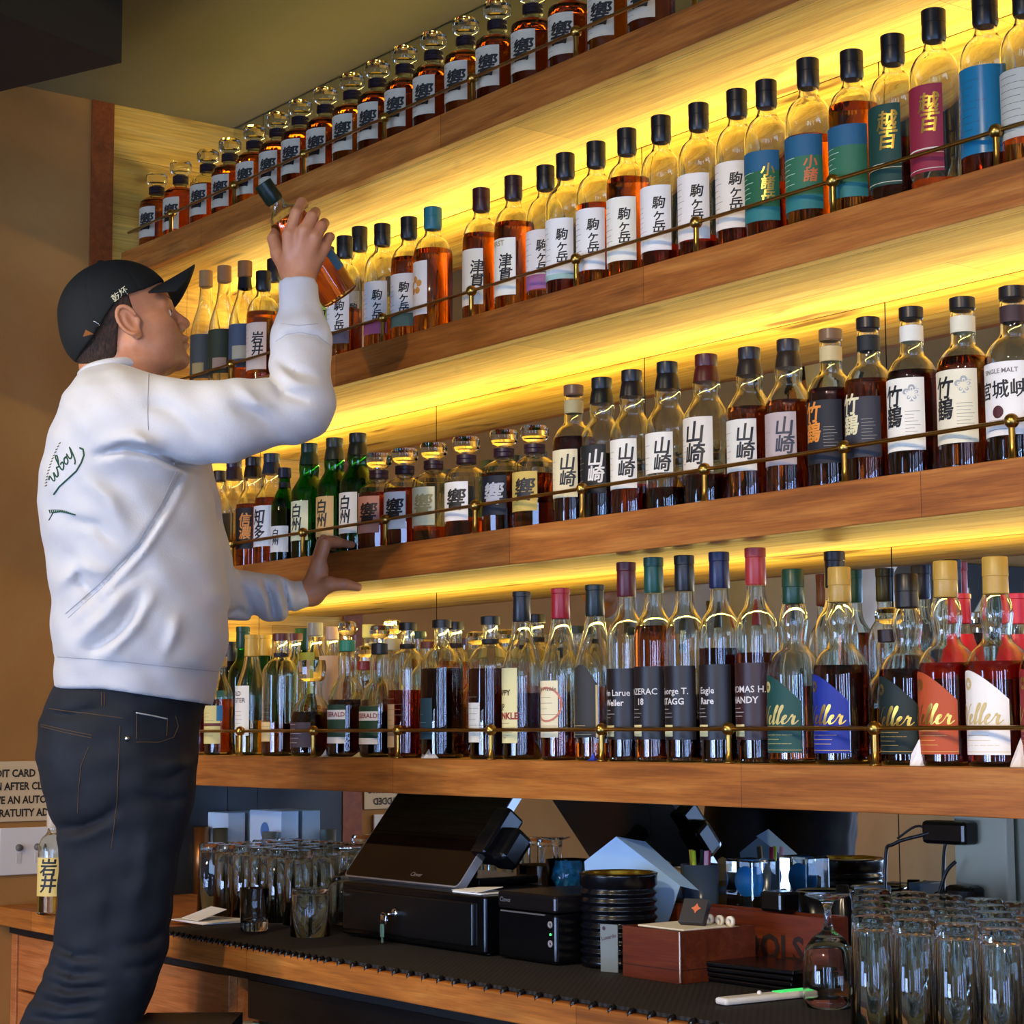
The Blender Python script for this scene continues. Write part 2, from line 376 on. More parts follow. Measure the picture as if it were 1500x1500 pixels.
# outer profiles: list of (r,z[,corner]) ; neck top ; cap: (r list)  ; label zone
SHP = {
 'mars':   dict(H=.272, R=.0365, p=[(.031, 0, 1), (.0352, .003), (.0365, .008, 1), (.0365, .165, 1), (.035, .182), (.028, .2), (.018, .211), (.0148, .22), (.0145, .226, 1), (.0145, .235, 1)], cap=[(.0152, .226), (.0172, .232), (.0168, .252), (.0172, .2525), (.0172, .271), (.016, .272), (0, .272)], lz=(.03, .15)),
 'yama':   dict(H=.30, R=.0375, p=[(.032, 0, 1), (.0365, .003), (.0375, .009, 1), (.0375, .165, 1), (.036, .18), (.027, .2), (.0205, .215), (.0215, .232), (.0205, .25), (.0165, .268), (.0155, .275, 1)], cap=[(.0215, .245), (.0195, .262), (.0175, .275), (.017, .276), (.0178, .28), (.0178, .299), (.0165, .3), (0, .3)], lz=(.05, .15)),
 'take':   dict(H=.295, R=.0375, p=[(.032, 0, 1), (.0365, .003), (.0375, .009, 1), (.0375, .168, 1), (.036, .183), (.028, .2), (.019, .212), (.0165, .225), (.0165, .262), (.0155, .27, 1), (.0155, .28, 1)], cap=[(.0165, .273), (.0168, .274), (.0178, .276), (.0178, .294), (.0165, .295), (0, .295)], nl=(.235, .262, .0171), lz=(.045, .165)),
 'hibi':   dict(H=.228, R=.0415, facet=24, p=[(.036, 0, 1), (.0405, .004, 1), (.0415, .012, 1), (.0415, .135, 1), (.039, .146, 1), (.028, .156), (.016, .163, 1), (.0155, .17, 1), (.0155, .186, 1)], cap=None, collar=[(.0165, .168), (.0195, .17), (.0195, .178), (.0185, .179), (.0195, .18), (.0195, .188), (.0165, .19), (0, .19)], stop=[(0, .189), (.012, .189), (.012, .194), (.0235, .2), (.0265, .206), (.0265, .222), (.0235, .228), (0, .228)], lz=(.035, .128)),
 'btac':   dict(H=.325, R=.0345, p=[(.031, 0, 1), (.0335, .003), (.0345, .009, 1), (.0345, .19, 1), (.0335, .205), (.028, .222), (.019, .236), (.0155, .25), (.0148, .27, 1), (.0148, .318, 1)], cap=[(.0155, .268), (.0165, .27), (.016, .31), (.0168, .311), (.0168, .324), (.016, .325), (0, .325)], lz=(.03, .14)),
 'well':   dict(H=.315, R=.0425, p=[(.036, 0, 1), (.0415, .003), (.0425, .01, 1), (.0425, .14, 1), (.041, .157), (.033, .174), (.022, .186), (.0188, .198), (.0205, .215), (.0222, .23), (.019, .25), (.0158, .262), (.0155, .27, 1), (.0155, .3, 1)], cap=[(.0162, .258), (.0172, .26), (.0168, .285), (.0175, .286), (.017, .313), (.016, .315), (0, .315)], lz=(.018, .135)),
 'vanw':   dict(H=.305, R=.0365, p=[(.031, 0, 1), (.0355, .003), (.0365, .01, 1), (.0365, .15, 1), (.035, .168), (.028, .195), (.0205, .222), (.0165, .25), (.0152, .262, 1), (.0152, .3, 1)], cap=[(.0158, .25), (.0168, .252), (.0158, .295), (.017, .296), (.017, .304), (.016, .305), (0, .305)], lz=(.03, .14)),
 'will':   dict(H=.255, R=.0385, p=[(.034, 0, 1), (.0375, .003), (.0385, .01, 1), (.0385, .165, 1), (.037, .178), (.028, .193), (.017, .203), (.0135, .212), (.013, .22, 1), (.013, .242, 1)], cap=[(.0175, .24), (.0175, .254), (.0165, .255), (0, .255)], nl=(.206, .214, .0152), lz=(.03, .12)),
 'cork':   dict(H=.30, R=.035, p=[(.03, 0, 1), (.034, .003), (.035, .01, 1), (.035, .15, 1), (.034, .165), (.0275, .19), (.0195, .215), (.0165, .235), (.0145, .255), (.014, .272, 1)], cap=[(.0145, .262), (.0165, .264), (.0165, .299), (.015, .3), (0, .3)], lz=(.03, .145)),
 'bell':   dict(H=.262, R=.042, p=[(.034, 0, 1), (.0405, .003), (.042, .012, 1), (.042, .095, 1), (.0405, .112), (.032, .135), (.0215, .15), (.0195, .162), (.0205, .18), (.0195, .198), (.0155, .205, 1), (.015, .215, 1)], cap=[(.0155, .202), (.0175, .204), (.0175, .224), (.0155, .225), (0, .225)], stop=[(0, .226), (.009, .226), (.009, .234), (.019, .24), (.0215, .248), (.018, .259), (.01, .262), (0, .262)], lz=(.03, .1)),
 'deca':   dict(H=.215, R=.044, p=[(.035, 0, 1), (.043, .004), (.044, .015, 1), (.044, .08, 1), (.04, .1), (.03, .12), (.024, .13), (.022, .14, 1), (.022, .165, 1)], cap=None, stop=[(0, .164), (.02, .166), (.027, .172), (.029, .182), (.03, .2), (.028, .213), (0, .215)], lz=(.02, .08)),
 'slim':   dict(H=.26, R=.029, p=[(.025, 0, 1), (.028, .003), (.029, .008, 1), (.029, .15, 1), (.028, .162), (.021, .185), (.0135, .205), (.012, .22, 1), (.012, .245, 1)], cap=[(.0125, .232), (.0145, .234), (.0145, .259), (.0135, .26), (0, .26)], lz=(.03, .13)),
 'mini':   dict(H=.155, R=.0205, p=[(.018, 0, 1), (.0198, .002), (.0205, .005, 1), (.0205, .088, 1), (.0195, .098), (.0145, .11), (.011, .12), (.0105, .128, 1), (.0105, .142, 1)], cap=[(.0115, .132), (.0125, .133), (.0125, .154), (.0118, .155), (0, .155)], lz=(.018, .075)),
}
def inner(prof, t, z0): 
    return [(max(r-t, .0005), max(z, z0)) for r, z in prof]
def cut(prof, z):
    out = []
    for a, b in zip(prof, prof[1:]):
        out.append(a)
        if a[1] <= z < b[1]:
            q = (z-a[1])/(b[1]-a[1]); out.append((a[0]+(b[0]-a[0])*q, z)); return out
    out.append(prof[-1]); return out
_BM = {}
def cached(key, fn, m, smooth=True, sharp=35):
    if key not in _BM:
        mb = fn(); me = bpy.data.meshes.new(key[0]); me.from_pydata(mb.v, [], mb.f); me.update()
        if smooth:
            me.polygons.foreach_set('use_smooth', [True]*len(me.polygons))
            if sharp: set_sharp(me, sharp)
        me.materials.append(m); _BM[key] = me
    return _BM[key]
def curved_patch(R, z0, z1, a0, a1, n=14, top=None, t=.0004):
    "cylindrical label patch; angles in degrees, 0 = facing -Y, + toward +X; top(f) extra height"
    mb = MB(); vs = []; fs = []
    for i in range(n+1):
        a = math.radians(a0+(a1-a0)*i/n); zt = z1+(top(i/n) if top else 0)
        for r in (R+.0001, R+t):
            for z in (z0, zt): vs.append((r*math.sin(a), -r*math.cos(a), z))
    for i in range(n):
        o = i*4; q = o+4
        fs += [(o+2, q+2, q+3, o+3), (o, o+1, q+1, q), (o+1, o+3, q+3, q+1), (o, q, q+2, o+2)]
    fs += [(0, 2, 3, 1), (n*4, n*4+1, n*4+3, n*4+2)]
    return mb.add(vs, fs)
CURS = {'W': (2.65, [(0, 2.0), (.2, 2.3), (.42, 2.0), (.5, .9), (.6, .08), (.8, 0), (1.15, .9), (1.4, 2.0), (1.45, 1.2), (1.55, .1), (1.75, 0), (2.2, 1.0), (2.5, 2.0), (2.75, 2.3)]),
 'e': (.95, [(0, .35), (.4, .55), (.62, .9), (.5, 1.08), (.25, .85), (.2, .4), (.4, .03), (.7, .1), (.95, .38)]),
 'l': (.72, [(0, .38), (.35, 1.3), (.55, 2.0), (.45, 2.35), (.25, 2.0), (.2, 1.0), (.25, .2), (.45, 0), (.72, .35)]),
 'r': (1.3, [(0, .35), (.22, .95), (.28, 1.15), (.4, .95), (.65, .95), (.62, .5), (.7, .1), (.9, 0), (1.3, .45)])}
def cursive(mb, word, xh, R, ang, z, off=.0012, shear=.3, wd=.16):
    x0 = 0; a0 = math.radians(ang)
    for ch in word:
        adv, P_ = CURS[ch]; Q = []
        for i in range(len(P_)-1):
            p0, p1, p2, p3 = P_[max(i-1, 0)], P_[i], P_[i+1], P_[min(i+2, len(P_)-1)]
            for j in range(4):
                t = j/4; Q.append(tuple(.5*((2*p1[c])+(-p0[c]+p2[c])*t+(2*p0[c]-5*p1[c]+4*p2[c]-p3[c])*t*t+(-p0[c]+3*p1[c]-3*p2[c]+p3[c])*t**3) for c in (0, 1)))
        Q.append(P_[-1]); vs = []
        for i, (x, y) in enumerate(Q):
            a, b = Q[max(i-1, 0)], Q[min(i+1, len(Q)-1)]; dx, dy = b[0]-a[0], b[1]-a[1]; L_2 = math.hypot(dx, dy)+1e-9
            w_ = wd*(.45+.75*max(0, -dy/L_2)); nx, ny = -dy/L_2*w_, dx/L_2*w_
            for s_ in (1, -1):
                X = (x0+x+s_*nx+shear*(y+s_*ny))*xh; Y_ = (y+s_*ny)*xh; vs.append(((R+off)*math.sin(a0+X/R), -(R+off)*math.cos(a0+X/R), z+Y_))
        mb.add(vs, [(2*i, 2*i+1, 2*i+3, 2*i+2) for i in range(len(Q)-1)]); x0 += adv
def wrap_text(mb, body, size, R, ang, z, off=.0007, **k):
    if k.pop('cursive', None): return cursive(mb, body, size, R, ang, z)
    if k.get('vertical') and not k.pop('thin', None):
        for dx, dz in ((1, 0), (-1, 0), (0, 1), (0, -1), (.8, .8)): wrap_text(mb, body, size, R, ang+math.degrees(dx*size*.014/R), z+dz*size*.012, off+.00002*(dx+2*dz), thin=1, **k)
        return
    k.pop('thin', None)
    v, f = text_mesh(body, size, slice_w=.004, **k); a0 = math.radians(ang)
    mb.add([((R+off)*math.sin(a0+x/R), -(R+off)*math.cos(a0+x/R), z+y) for x, y, _ in v], f)
def fine_lines(mb, R, z0, z1, a0, a1, n, seed=0, th=.0007):
    rr = random.Random(seed)
    for i in range(n):
        z = z0+(z1-z0)*i/max(1, n-1); b = a0+(a1-a0)*rr.uniform(.5, 1)
        q = curved_patch(R+.0003, z, z+th, a0, b, 5); mb.add(q.v, q.f)
PLACED = {2: [], 3: [], 4: [], 5: []}
def bottle(label, shp, x, y, z, h=None, liquid='amber', fill=.5, gl='clear', cap='#101010', rz=16, lb=None, group=None, nl=None, collar='#2a1020', foil=None, cat='bottle', name='liquor_bottle', lean=0, root=None, rs=1.0):
    """lb: dict(c, a0, a1, z0, z1, texts=[(str,size,ang,z,color,kw)], lines, arch)"""
    S = SHP[shp]; sz = (h/S['H']) if h else 1.0
    t = thing(name, label, cat, (x, y, z), math.radians(rz), group)
    if lean: t.rotation_euler = (0, math.radians(lean), math.radians(rz))
    fac = S.get('facet'); n = fac or 30
    prof = smooth_prof(S['p'], 3)
    sc = lambda P: [(r*rs, zz*sz) for r, zz in P]
    P = sc(prof); ztop = P[-1][1]
    def g():
        out = [(0, .0)]+P+[(q[0], q[1]) for q in reversed(inner(P, .0026, .007))]+[(0, .007)]
        return MB().lathe(out, n)
    link('glass_body', cached(('glass_body', shp, round(sz, 2), rs, gl), g, glass(gl), True, 12 if fac else 40), None, t)
    zf = .008+(S['p'][4 if shp != 'hibi' else 3][1]*1.0*sz-.008)*min(fill, 1.15)
    if fill > 0:
        def lf():
            Q = cut(inner(P, .0023, .0066), zf); return MB().lathe([(0, .0066)]+[q for q in Q if q[1] > .0066 or True]+[(0, zf)], n)
        link('liquid', cached(('liquid', shp, round(sz, 2), rs, round(zf, 3), liquid), lf, liq(liquid), True, 12 if fac else 40), None, t)
    if S.get('cap'):
        C = [(r*rs, zz*sz) for r, zz in S['cap']]
        link('cap', cached(('cap', shp, round(sz, 2), rs, cap), lambda: MB().lathe([(0, C[0][1])]+C, 24), capm(cap), True, 30), None, t)
    if S.get('collar'):
        C = sc(S['collar']); link('collar', cached(('collar', shp, round(sz, 2), collar), lambda: MB().lathe([(0, C[0][1])]+C, 24), capm(collar), True, 30), None, t)
    if S.get('stop'):
        C = sc(S['stop']); link('stopper', cached(('stopper', shp, round(sz, 2)), lambda: MB().lathe(C, fac or 16), glass('clear'), True, 15), None, t)
    if nl and S.get('nl'):
        a, b, r = S['nl']; link('neck_label', cached(('neck_label', shp, round(sz, 2), nl), lambda: MB().lathe([(r*rs-.0006, a*sz), (r*rs, a*sz), (r*rs, b*sz), (r*rs-.0006, b*sz)], 24), lab(nl), True, 40), None, t)
    if foil:
        c_, z0, z1 = foil
        Q = [(r+.0005, zz) for r, zz in P if z0*sz <= zz <= z1*sz]
        if len(Q) > 1: link('neck_foil', cached(('neck_foil', shp, round(sz, 2), foil), lambda: MB().lathe(Q, 24), capm(c_), True, 40), None, t)
    if lb:
        R = S['R']*rs
        if fac: R = R*1.002
        key = repr(sorted((k, repr(v)) for k, v in lb.items() if k != 'fn'))+shp+str(round(sz, 2))+str(rs)
        z0, z1 = lb.get('z0', S['lz'][0])*sz, lb.get('z1', S['lz'][1])*sz
        lo = link('label', cached(('label', key), lambda: curved_patch(R, z0, z1, lb.get('a0', -58), lb.get('a1', 58), 16, lb.get('arch')), lab(lb['c'], lb.get('rough', .62)), True, 40), None, t)
        for j, (c2, a0, a1, za, zb) in enumerate(lb.get('bands', ())):
            link('label_band', cached(('label_band', key, j), lambda: curved_patch(R+.0003, za*sz, zb*sz, a0, a1, 12), lab(c2), True, 40), None, lo)
        by = {}
        for s_, size, ang, zz, c2, kw in lb.get('texts', ()): by.setdefault(c2, []).append((s_, size, ang, zz, kw))
        for c2, L in by.items():
            def tf(L=L):
                mb = MB()
                for s_, size, ang, zz, kw in L: wrap_text(mb, s_, size, R, ang, zz*sz, **kw)
                return mb
            link('lettering', cached(('lettering', key, c2), tf, ink(c2, c2 in ('#c9a24a', '#d0a850')), False), None, lo)
        if lb.get('lines'):
            c2, a0, a1, za, zb, nn_ = lb['lines']
            def ff():
                mb = MB(); fine_lines(mb, R, za*sz, zb*sz, a0, a1, nn_, len(label)); return mb
            link('fine_print', cached(('fine_print', key), ff, ink(c2), False), None, lo)
    return t
V = dict(vertical=True)
def kan(s, size, ang, z, c='#15120f', bold=.0, **k): d = dict(vertical=True, bold=.02, shear=.12); d.update(k); d['bold'] = .009; return (s, size*.86, ang, z, c, d)
def txt(s, size, ang, z, c='#2a2420', **k): return (s, size, ang, z, c, k)
def put(k, u, vt, label, shp, Y=None, **kw):
    """stand a bottle on shelf k so that its axis appears at pixel column u and its top at row vt"""
    if Y is None: Y = YF+.03+SHP[shp]['R']+.004
    H0 = SHP[shp]['H']; R_ = SHP[shp]['R']*kw.get('rs', 1.0)
    best = None
    for j in range(60):
        Yc = Y+(j//2+1)*.004*(1 if j % 2 else -1) if j else Y
        if Yc+R_ > YM-.004 or Yc-R_ < YF+.021: continue
        x = PY(u, vt, Yc); gap = min([math.hypot(x[0]-a, Yc-b)-r-R_ for a, b, r in PLACED[k]]+[.01])
        if best is None or gap > best[0]+1e-5: best = (gap, Yc, x)
        if gap > .0005: best = (gap, Yc, x); break
    gap, Y, x = best; PLACED[k].append((x[0], Y, R_)); h = x[2]-SH[k]
    if gap < -.002: print('TIGHT', k, u, round(gap, 4), label)
    if len(label.split()) > 16: print('LONG', label)
    return bottle(label, shp, x[0], Y, SH[k], h=max(.8*H0, min(1.25*H0, h)), **kw)
# ---- top shelf decanters
def hib(c='#e6dfcf', tc='#18140f', **k):
    d = dict(c=c, a0=-42, a1=42, z0=.04, z1=.125, texts=[kan('響', .05, 4, .082, tc, bold=.03)]); d.update(k); return d
ORD = ['first', 'second', 'third', 'fourth', 'fifth', 'sixth', 'seventh', 'eighth', 'ninth', 'tenth', 'eleventh', 'twelfth', 'thirteenth', 'fourteenth', 'fifteenth', 'sixteenth', 'seventeenth', 'eighteenth', 'nineteenth', 'twentieth']
top = [(230, 255), (265, 238), (305, 222), (337, 205), (373, 187), (407, 168), (440, 150), (477, 132), (516, 112), (553, 93), (593, 73), (635, 52), (682, 30), (728, 6), (780, -18), (835, -44), (893, -75), (952, -105)]
for i, (u, v) in enumerate(top):
    put(2, u, v, 'amber faceted glass-stoppered decanter, %s from the left on the top shelf' % ORD[i], 'hibi', Y=YF+.03+.046+(.016 if i % 2 and u < 480 else 0),
        liquid='deep' if i % 4 else 'amber', fill=1.14 if i != 2 else .95, lb=hib(texts=[kan('響', .052, 4, .08, '#18140f')], c='#bcae92', lines=('#6a6258', -36, -12, .05, .115, 7)), group='amber decanters on the top shelf', collar='#1a0c14')  # label tone darkened, the top shelf's dimness put into the colour
# ---- second shelf
def mars(s='駒ヶ岳', c='#e8e0d0', tc='#14110e', band=None, **k):
    d = dict(c=c, a0=-60, a1=56, z0=.035, z1=.145, texts=[kan(s, .026 if len(s) > 2 else .033, 22, .093, tc, bold=.05)], lines=('#8a8278', -52, -12, .06, .13, 8))
    if band: d['bands'] = [(band, -60, 56, .035, .062)]
    d.update(k); return d
BK = '#0d0c0e'
G3 = 'bottles on the second highest shelf'
def p3(u, v, label, shp='mars', **kw): kw.setdefault('group', G3); return put(3, u, v, label, shp, **kw)
corkl = dict(a0=-75, a1=70, z0=.05, z1=.15)
p3(302, 397, 'cork-topped bottle with grey label, leftmost on the second highest shelf', 'cork', cap='#a07848', liquid='pale', fill=.12, lb=dict(c='#4c4a42', bands=[('#b89a58', -10, 40, .06, .085)], **corkl))
p3(329, 390, 'cork-topped bottle with dark olive label beside the leftmost one', 'cork', cap='#966a40', liquid='pale', fill=.12, lb=dict(c='#34381c', bands=[('#b08a6a', 0, 55, .06, .085)], **corkl))
p3(359, 383, 'cork-topped bottle with black neck seal and slate blue label', 'cork', cap='#8a5c34', liquid='amber', fill=.3, foil=('#14141a', .235, .262), lb=dict(c='#4a5260', bands=[('#b8a884', -5, 60, .07, .1)], **corkl))
p3(386, 398, 'black-capped bottle with peach label behind the raised forearm', cap=BK, liquid='orange', fill=.95, lb=mars('岩井', '#e8c8a8', bands=None) if False else mars('岩井', '#e6c8aa'))
p3(402, 380, 'black-capped bottle half hidden behind the raised hand', cap=BK, liquid='pale', fill=.5, lb=mars('岩井', '#e0d0b8'), Y=YF+.13)
p3(478, 362, 'bottle with lime green label just right of the raised sleeve', cap=BK, liquid='amber', fill=.5, lb=mars(c='#a8b850'))
p3(505, 347, 'black-capped bottle with white label and grey foot band', cap=BK, liquid='amber', fill=.6, lb=mars(band='#5a5058'))
p3(527, 334, 'pale bottle with white label, taller neighbour of the grey banded one', cap=BK, liquid='pale', fill=.3, lb=mars(c='#e4d8c8'), Y=YF+.115)
p3(560, 329, 'black-capped bottle with white label and pink foot band', cap=BK, liquid='amber', fill=.35, lb=mars(band='#b05878'))
p3(599, 318, 'black-capped amber bottle partly behind the teal-capped one', cap=BK, liquid='orange', fill=1, lb=mars(band='#6a7a60'))
p3(634, 305, 'teal-capped amber bottle with orange flower on its white label', cap='#1c6a72', liquid='orange', fill=1, lb=dict(c='#e6ddd0', a0=-62, a1=22, z0=.045, z1=.155, texts=[txt('✿', .05, -22, .105, '#d8923a', bold=.0)]), rs=1.06)
p3(705, 277, 'maroon-capped amber bottle right of the wide gap', cap='#3a1014', liquid='orange', fill=.98, lb=mars('津貫', '#ece4cc', a0=-62, a1=42, lines=None))
p3(752, 259, 'maroon-capped amber bottle with faint heading over its brush characters', cap='#2c0e12', liquid='orange', fill=.98, lb=mars('津貫', '#ece4cc', a0=-62, a1=42, lines=None, texts=[kan('津貫', .033, 8, .085), txt('FIRST', .014, -18, .135, '#a89058')]))
p3(799, 244, 'bottle with mauve foot band beside the maroon-capped pair', cap=BK, liquid='amber', fill=.2, lb=mars(c='#e0d4c4', band='#a06088'), Y=YF+.11)
p3(828, 225, 'black-capped nearly empty bottle with white label and teal foot line', cap=BK, liquid='red', fill=.25, lb=mars(bands=[('#9ab8a8', -60, 56, .035, .045)]))
p3(873, 209, 'black-capped bottle two thirds full behind a brass post', cap=BK, liquid='orange', fill=.85, lb=mars())
p3(918, 190, 'black-capped full amber bottle with white label above the brass rail', cap=BK, liquid='orange', fill=1, lb=mars(c='#ece2c8'))
p3(968, 171, 'black-capped nearly empty bottle with pink blossom sketch on its white label', cap=BK, liquid='red', fill=.22, lb=mars(lines=('#c8909a', -52, -12, .06, .11, 7)))
p3(1023, 152, 'black-capped nearly empty bottle with tall cream label', cap=BK, liquid='red', fill=.2, lb=mars(c='#e8dcc8'))
p3(1079, 133, 'black-capped bottle with cream label next to the blue-green one', cap=BK, liquid='red', fill=.3, lb=mars(c='#e6d6bc'))
def green(txc='#d0a850', s='', **k):
    d = dict(c='#2c6644', a0=-68, a1=58, z0=.03, z1=.145, bands=[('#1d5670', -68, 58, .112, .145), ('#27706a', -68, 58, .03, .052)], lines=('#cfe0c8', -55, -8, .07, .11, 6)); d.update(k)
    if s: d['texts'] = [kan(s, .026, 28, .09, txc, bold=.03)]
    return d
p3(1122, 118, 'black-capped bottle with blue and green label in gold characters', cap=BK, liquid='red', fill=.5, lb=green(s='小諸岳', c='#1c5a34'))
p3(1183, 88, 'black-capped bottle with green landscape label and orange mark', cap=BK, liquid='orange', fill=.8, lb=green(s='小諸', txc='#c8642c'), rs=1.04)
p3(1247, 76, 'black-capped full amber bottle with green landscape label', cap=BK, liquid='orange', fill=1, lb=green(), rs=1.04)
def koshi(c, **k):
    d = dict(c=c, a0=-68, a1=38, z0=.03, z1=.155, texts=[kan('越百', .036, 6, .112, '#c9a24a', bold=.035)], bands=[('#d8d0b0', -68, 38, .062, .064), ('#d8d0b0', -68, 38, .056, .057), ('#c8c0a0', -68, 38, .034, .035)]); d.update(k); return d
p3(1307, 53, 'black-capped bottle with dark green label in gold brush characters', cap=BK, liquid='dark', fill=.55, lb=koshi('#0e3a2c'), rs=1.05)
p3(1367, 16, 'black-capped nearly empty bottle with crimson label in gold characters', cap=BK, liquid='amber', fill=.08, lb=koshi('#8c1c30'), rs=1.05)
p3(1442, -6, 'black-capped bottle with shiny blue metallic label', cap=BK, liquid='red', fill=.5, lb=dict(c='#1c6c8c', rough=.25, a0=-72, a1=58, z0=.035, z1=.16, lines=('#123a50', -60, 20, .06, .14, 9)), rs=1.08)
p3(1500, -20, 'bottle with pale grey crest label cut off by the right picture edge', cap=BK, liquid='amber', fill=.2, lb=dict(c='#b8b4a0', a0=-68, a1=58, z0=.04, z1=.14, lines=('#5a5a50', -50, 30, .05, .13, 9)), Y=YF+.09)
p3(1560, -50, 'amber bottle beyond the right picture edge on the second highest shelf', cap=BK, liquid='amber', fill=.7, lb=mars())
# ---- third shelf
G4 = 'bottles on the third highest shelf'
def p4(u, v, label, shp='yama', **kw): kw.setdefault('group', G4); return put(4, u, v, label, shp, **kw)
def yam(s='山崎', c='#e2dac6', tc='#14110e', **k):
    d = dict(c=c, a0=-64, a1=44, z0=.055, z1=.155, texts=[kan(s, .036, 14, .108, tc, bold=.04)], lines=('#9a8c74', -56, -22, .07, .13, 6)); d.update(k); return d
p4(322, 690, 'slim dark-capped bottle, leftmost beside the white sweatshirt', 'slim', cap='#241814', liquid='pale', fill=.5, lb=dict(c='#6a5a58', bands=[('#1c2c5c', -58, 58, .03, .075)]))
p4(343, 672, 'purple-capped clear bottle second from the sweatshirt', cap='#241830', liquid='pale', fill=.55, lb=yam('', '#5c5048', texts=[]), Y=YF+.12)
p4(371, 670, 'bottle with black label and orange characters', cap='#1c120c', liquid='deep', fill=.95, lb=yam('信濃', '#1c120c', '#e08a2c', z0=.05, z1=.16))
p4(398, 665, 'bottle with large white label and two brush characters behind the small green one', cap='#202a38', liquid='deep', fill=1, lb=yam('知多', '#ece6da', a0=-66, a1=50, z0=.05, z1=.158, lines=None, texts=[kan('知多', .042, -6, .105)]))
p4(417, 705, 'miniature green bottle with small white label', 'slim', gl='green', cap='#10142a', liquid='greenish', fill=.9, lb=dict(c='#e2dccc', a0=-60, a1=60, z0=.03, z1=.1, texts=[kan('白州', .022, 0, .068)]), foil=('#101a1c', .2, .228))
for u, v, c, lab_, cp in ((453, 650, '#e2d8a0', 'bright green bottle with pale yellow label', '#14301c'), (490, 642, '#c8a060', 'green bottle with tan label between two paler labels', '#22281c'), (524, 635, '#e8e2d2', 'dark green bottle with white label above the gripping hand', '#101a14')):
    p4(u, v, lab_, gl='green', cap=cp, liquid='greenish', fill=.5, lb=yam('白州', c, '#1c1a10', lines=None, z0=.05, z1=.15, a0=-66, a1=40, texts=[kan('白州', .036, -6, .105)]), group='green bottles on the third highest shelf')
def p4h(u, v, label, **kw): return p4(u, v, label, 'hibi', group='glass-stoppered decanters on the third highest shelf', Y=YF+.03+.046, **kw)
p4h(555, 665, 'faceted decanter with salmon pink label', liquid='red', fill=1, lb=hib('#c88a70'))
p4h(593, 658, 'faceted decanter with white label, full of red-amber whisky', liquid='red', fill=1, lb=hib('#e8e2d8'))
p4h(635, 649, 'nearly empty faceted decanter with gold-printed cream label', liquid='deep', fill=.22, lb=hib('#ddd4a8', '#a8955a'))
p4h(683, 641, 'one third full faceted decanter with bold white label', liquid='deep', fill=.3, lb=hib('#ece8de'))
p4h(738, 631, 'faceted decanter with black label and silver character', liquid='deep', fill=.98, lb=hib('#12141c', '#b8b4b0'))
p4h(783, 625, 'faceted decanter with wide stopper and golden yellow label', liquid='deep', fill=.9, lb=hib('#c8a84c'), rs=1.0)
p4(789, 700, 'miniature bottle with small white label in front of the wide-stoppered decanter', 'mini', cap='#b0a898', liquid='deep', fill=.9, Y=YF+.028+.024, lb=dict(c='#dcd4c0', a0=-66, a1=66, z0=.018, z1=.07, texts=[kan('山崎', .018, -4, .045)]), group='small bottles')
p4(840, 565, 'tan-capped bottle with cream brush-character label', 'take', cap='#6a4c34', nl='#a89868', liquid='dark', fill=1, lb=yam(c='#dccb9c'))
p4(881, 554, 'black-necked bottle with black label and white characters', cap='#0e1210', liquid='cola', fill=.75, gl='clear', lb=yam(c='#16130f', tc='#d8d0c0'))
p4(925, 543, 'black-necked bottle one third full of bright amber', cap='#141014', liquid='red', fill=.32, lb=yam())
p4(977, 531, 'black-necked bottle with squarish cream label, last quarter dark', cap='#0c0e12', liquid='cola', fill=.22, lb=yam(z0=.075))
p4(1034, 520, 'maroon-necked bottle with larger brush characters', cap='#4a1512', liquid='cola', fill=.3, lb=yam(c='#ddd0b8', texts=[kan('山崎', .044, -4, .118)], z0=.065, z1=.172), rs=1.04)
p4(1097, 510, 'brown-necked full bottle with cream label right of a brass post', cap='#241c18', liquid='deep', fill=1, lb=yam(c='#ded4be'))
p4(1154, 498, 'brown-necked full bottle with greyish pink label', cap='#2a2018', liquid='deep', fill=1, lb=yam(c='#b8a498', tc='#2c3038'))
def tak(c='#e4ddc8', tc='#14110e', **k):
    d = dict(c=c, a0=-66, a1=50, z0=.045, z1=.168, texts=[kan('竹鶴', .038, -26, .118, tc, bold=.03)], lines=('#8a8474', 6, 44, .07, .11, 8)); d.update(k); return d
def p4t(u, v, label, **kw): return p4(u, v, label, 'take', **kw)
p4t(1216, 483, 'tan-capped dark bottle with black label and orange characters', cap='#7a5a3a', nl='#c8b078', liquid='dark', fill=1.0, lb=tak('#14141a', '#e08a2c', z1=.16))
p4t(1271, 466, 'black-banded bottle with dark grey label and cream characters', cap='#181414', nl='#141818', liquid='deep', fill=1, lb=tak('#2c2a30', '#e0d4a0', z1=.15))
p4t(1334, 451, 'bottle with white neck band and white crane label', cap='#1a1614', nl='#dcd8c4', liquid='dark', fill=1, lb=tak(texts=[kan('竹鶴', .038, -26, .118), txt('❀', .03, 22, .14, '#9a9c98')]))
p4t(1409, 437, 'bottle with cream neck band marked 21 and crane label', cap='#1a1614', nl='#d8d0b0', liquid='deep', fill=1.05, lb=tak('#dcd2b0', texts=[kan('竹鶴', .038, -26, .118), txt('❀', .03, 22, .14, '#9a9c98')]), rs=1.03)
